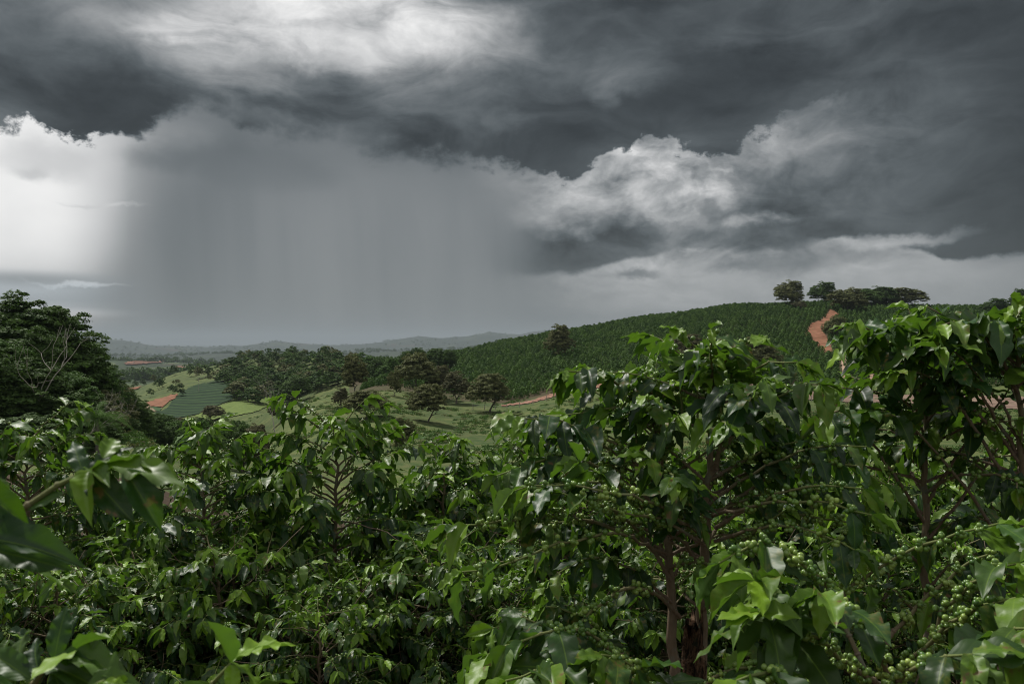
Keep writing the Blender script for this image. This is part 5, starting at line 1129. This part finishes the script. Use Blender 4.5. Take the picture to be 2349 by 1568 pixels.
def scatter(name, pts, sources, smin, smax, label, cat, mats):
    """one stuff object: every point carries a copy of one of the source meshes"""
    me = bpy.data.meshes.new(name); me.from_pydata([tuple(p) for p in pts], [], [])
    for m_ in mats: me.materials.append(m_)
    o = link(name, me); ng = bpy.data.node_groups.new(name, 'GeometryNodeTree')
    ng.interface.new_socket('Geometry', in_out='INPUT', socket_type='NodeSocketGeometry'); ng.interface.new_socket('Geometry', in_out='OUTPUT', socket_type='NodeSocketGeometry')
    gi = ng.nodes.new('NodeGroupInput'); go = ng.nodes.new('NodeGroupOutput'); jn = ng.nodes.new('GeometryNodeJoinGeometry')
    rv = ng.nodes.new('FunctionNodeRandomValue'); rv.data_type = 'INT'; rv.inputs[4].default_value = 0; rv.inputs[5].default_value = len(sources) - 1; rv.inputs[8].default_value = 3
    for k, so_ in enumerate(sources):
        oi = ng.nodes.new('GeometryNodeObjectInfo'); oi.inputs[0].default_value = so_; oi.transform_space = 'ORIGINAL'; oi.inputs['As Instance'].default_value = True
        cmp = ng.nodes.new('FunctionNodeCompare'); cmp.data_type = 'INT'; cmp.operation = 'EQUAL'; ng.links.new(rv.outputs[2], cmp.inputs[2]); cmp.inputs[3].default_value = k
        ip = ng.nodes.new('GeometryNodeInstanceOnPoints'); ng.links.new(gi.outputs[0], ip.inputs['Points']); ng.links.new(cmp.outputs[0], ip.inputs['Selection']); ng.links.new(oi.outputs['Geometry'], ip.inputs['Instance'])
        rr = ng.nodes.new('FunctionNodeRandomValue'); rr.data_type = 'FLOAT_VECTOR'; rr.inputs[0].default_value = (-0.06, -0.06, 0); rr.inputs[1].default_value = (0.06, 0.06, 6.28); rr.inputs[8].default_value = k + 5
        rs_ = ng.nodes.new('FunctionNodeRandomValue'); rs_.data_type = 'FLOAT'; rs_.inputs[2].default_value = smin; rs_.inputs[3].default_value = smax; rs_.inputs[8].default_value = k + 9
        ng.links.new(rr.outputs[0], ip.inputs['Rotation']); ng.links.new(rs_.outputs[1], ip.inputs['Scale']); ng.links.new(ip.outputs[0], jn.inputs[0])
    ng.links.new(jn.outputs[0], go.inputs[0]); md = o.modifiers.new('scatter', 'NODES'); md.node_group = ng
    tag(o, label, cat, kind='stuff'); return o
first = [o for o in COL.objects if o.name.startswith('coffee_shrub')][:4]
for o in first: pass
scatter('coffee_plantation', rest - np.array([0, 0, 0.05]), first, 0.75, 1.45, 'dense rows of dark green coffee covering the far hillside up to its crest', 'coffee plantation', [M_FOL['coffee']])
# distant woods on the far ridges
def far_wood_mesh(seed):
    r = np.random.default_rng(seed); f = Acc(); crown(f, [(0, 0, 5, 5.5, 5.5, 4.6), (4, 2, 4, 4, 4, 3.6), (-4, -1, 4, 4, 4, 3.2)], 26, 9, 2.4, r, 0.3); return f.mesh('far_clump_%d' % seed, [M_FOL['dark']])
def ridge_points():
    out_ = []; r = np.random.default_rng(77)
    for d0, d1, n_, c in ((850, 2500, 2200, 0.02), (2200, 2420, 160, -1), (3300, 9500, 2400, -0.02), (4400, 4800, 400, -1)):
        X = r.uniform(150, 1350, n_); d = r.uniform(d0, d1, n_); x = (X - CX) / FD * d; k = fbm(x / 300, d / 300, 3, 31) > c
        out_.append(np.stack([x[k], d[k], ground(x[k], d[k]) - 0.5], 1))
    return np.concatenate(out_)
RP = ridge_points(); FW = []
for k in range(2):
    o = link('tree_clump', far_wood_mesh(k), None, tuple(RP[k])); tag(o, 'dark clump of trees on the hazy valley slope beyond the middle hill', 'tree clump', 'tree clumps beyond the middle hill'); FW.append(o)
scatter('distant_woods', RP[2:], FW, 0.8, 2.0, 'dark scattered woods over the far hazy ridges and valley', 'woods', [M_FOL['dark']])

# ------------------------------------------------------------------ fences, farm buildings
m, t, out = newmat('fence_wood'); geo = t.n.new('ShaderNodeNewGeometry'); princ(t, out, t.mixc(t.noise(geo.outputs['Position'], 6.0, 3), (0.20, 0.18, 0.15), (0.40, 0.37, 0.32)), 0.9, 0.2); M_POST = m
m, t, out = newmat('fence_wire'); princ(t, out, (0.25, 0.25, 0.25), 0.5); M_WIRE = m
def fence(path, label, spacing=3.2, h=1.35):
    P3 = [hit(X, Y, 90, 300) for X, Y in path]; P3 = [p for p in P3 if p is not None]; P3 = np.array(P3)
    seg = np.linalg.norm(np.diff(P3, axis=0), axis=1); Ls = np.concatenate([[0], np.cumsum(seg)]); n_ = min(60, int(Ls[-1] / spacing)); t_ = np.linspace(0, Ls[-1], n_ + 1)
    q = np.stack([np.interp(t_, Ls, P3[:, k]) for k in range(3)], 1); q[:, 2] = ground(q[:, 0], q[:, 1]); root = empty('fence', q[0]); tag(root, label, 'fence')
    tops = []
    for k, p in enumerate(q):
        a = Acc(); tilt = rng.normal(0, 0.05, 2); hh = h * rng.uniform(0.85, 1.15); tube(a, [(0, 0, -0.3), (tilt[0], tilt[1], hh)], [0.085, 0.075], 6)
        o = link('post', a.mesh('post', [M_POST], False), root, tuple(p - q[0]))
    w = Acc()
    for hz in (0.45, 0.85, 1.2):
        tube(w, [p - q[0] + np.array([0, 0, hz]) for p in q], 0.012, 3)
    link('wire', w.mesh('wire', [M_WIRE]), root)
fence([(1085, 940), (1150, 938), (1200, 932), (1250, 921), (1290, 908), (1335, 896)], 'wooden post and wire fence along the red track below the coffee hillside')
fence([(742, 899), (775, 894), (810, 889), (850, 885), (900, 884)], 'short wooden post fence along the pasture crest by the upright olive tree', 2.6)
fence([(1560, 899), (1640, 906), (1750, 907), (1860, 920), (1960, 929)], 'wooden fence in front of the dry earth strip, seen through the stump bush', 3.0)
m, t, out = newmat('white_wall'); geo = t.n.new('ShaderNodeNewGeometry'); princ(t, out, t.mixc(t.noise(geo.outputs['Position'], 0.6, 3), (0.55, 0.52, 0.48), (0.75, 0.73, 0.70)), 0.9, 0.2); M_WALL = m
m, t, out = newmat('clay_roof'); geo = t.n.new('ShaderNodeNewGeometry'); princ(t, out, t.mixc(t.noise(geo.outputs['Position'], 0.8, 3), (0.26, 0.11, 0.07), (0.40, 0.20, 0.14)), 0.9, 0.2); M_ROOF = m
m, t, out = newmat('dark_opening'); princ(t, out, (0.03, 0.03, 0.035), 0.4); M_DARK = m
def box(acc, a, b):
    x0, y0, z0 = a; x1, y1, z1 = b
    acc.add([(x0, y0, z0), (x1, y0, z0), (x1, y1, z0), (x0, y1, z0), (x0, y0, z1), (x1, y0, z1), (x1, y1, z1), (x0, y1, z1)], [(0, 3, 2, 1), (4, 5, 6, 7), (0, 1, 5, 4), (1, 2, 6, 5), (2, 3, 7, 6), (3, 0, 4, 7)])
def house(X, Y, L, D, H, rz, label):
    h_ = hit(X, Y, 500, 9000)
    if h_ is None: return
    root = empty('farm_house', h_, rz); tag(root, label, 'house', 'farm houses beyond the middle hill')
    a = Acc(); box(a, (-L / 2, -D / 2, -2), (L / 2, D / 2, H)); a.add([(-L / 2, -D / 2, H), (-L / 2, D / 2, H), (-L / 2, 0, H + D * 0.25)], None, [(0, 2, 1)]); a.add([(L / 2, -D / 2, H), (L / 2, D / 2, H), (L / 2, 0, H + D * 0.25)], None, [(0, 1, 2)])
    link('wall', a.mesh('wall', [M_WALL], False), root)
    a = Acc(); e = 0.8
    for sg in (-1, 1): a.add([(-L / 2 - e, sg * (D / 2 + e), H - 0.2), (L / 2 + e, sg * (D / 2 + e), H - 0.2), (L / 2 + e, 0, H + D * 0.29), (-L / 2 - e, 0, H + D * 0.29)], [(0, 1, 2, 3) if sg < 0 else (3, 2, 1, 0)])
    link('roof', a.mesh('roof', [M_ROOF], False), root)
    n_ = max(2, int(L / 5))
    for k in range(n_):
        a = Acc(); xx = -L / 2 + (k + 0.5) * L / n_; tall = k == n_ // 2; box(a, (xx - 0.7, -D / 2 - 0.05, 0.2 if tall else 1.2), (xx + 0.7, -D / 2 + 0.05, 2.6))
        link('door' if tall else 'window', a.mesh('opening', [M_DARK], False), root)
for q in [(388, 830, 26, 9, 4, 0.1, 'long low farm house with a clay roof on the hazy valley ridge'), (402, 829, 14, 9, 4, 0.3, 'small farm house at the right end of the long low one'), (372, 831, 12, 8, 4, -0.2, 'small farm house at the left end of the long low one'),
          (410, 847, 16, 8, 3.5, 0.2, 'white farm shed on the green slope below the ridge houses'), (300, 834, 14, 8, 4, 0, 'white farm house beside the brown ploughed field')]:
    house(*q)

# low weeds and tufts on the pasture
def tuft_mesh(seed, col):
    r = np.random.default_rng(seed); f = Acc(); q = r.normal(size=(60, 3)); q[:, 2] = np.abs(q[:, 2]) * 0.6; cards(f, q * np.array([0.5, 0.5, 0.45]) * 0.8, q, 0.30, r); return f.mesh('tuft_%d' % seed, [M_FOL[col]])
TF = []
tp = []
r = np.random.default_rng(5)
while len(tp) < 3400:
    X = r.uniform(280, 2349); Y = r.uniform(895, 1045); h_ = hit(X, Y, 72, 235)
    if h_ is None: continue
    if fbm(np.array([h_[0] / 7]), np.array([h_[1] / 7]), 3, 4)[0] < 0.04: continue
    if any(inpoly(np.array([X]), np.array([Y]), p_)[0] for p_ in EXCL[:5]): continue
    tp.append(h_)
tp = np.array(tp)
for k, c_ in enumerate(('green', 'olive', 'green')):
    o = link('weed_clump', tuft_mesh(k, c_), None, tuple(tp[k])); tag(o, 'low green weed clump on the pasture', 'weeds', None, 'stuff'); TF.append(o)
scatter('pasture_weeds', tp[3:] - np.array([0, 0, 0.05]), TF, 0.35, 1.1, 'low weeds and small bushes dotted over the pasture', 'weeds', [M_FOL['green']])

# ------------------------------------------------------------------ haze: one even box of air around everything
m = bpy.data.materials.new('haze'); m.use_nodes = True; nt = m.node_tree; nt.nodes.clear()
ho = nt.nodes.new('ShaderNodeOutputMaterial'); pv = nt.nodes.new('ShaderNodeVolumePrincipled')
pv.inputs['Color'].default_value = (0.46, 0.52, 0.58, 1); pv.inputs['Density'].default_value = 0.00008; pv.inputs['Anisotropy'].default_value = 0.0
nt.links.new(pv.outputs[0], ho.inputs['Volume'])
RM = RL[-1] + 500; zt = max(float(TZ.max()) + 25, 60); zb_ = float(TZ.min()) - 1
a = Acc(); box(a, (-RM, -RM, zb_), (RM, RM, zt)); o = link('haze', a.mesh('haze', [m], False)); tag(o, kind='stuff')
print('HAZE', zt, zb_)
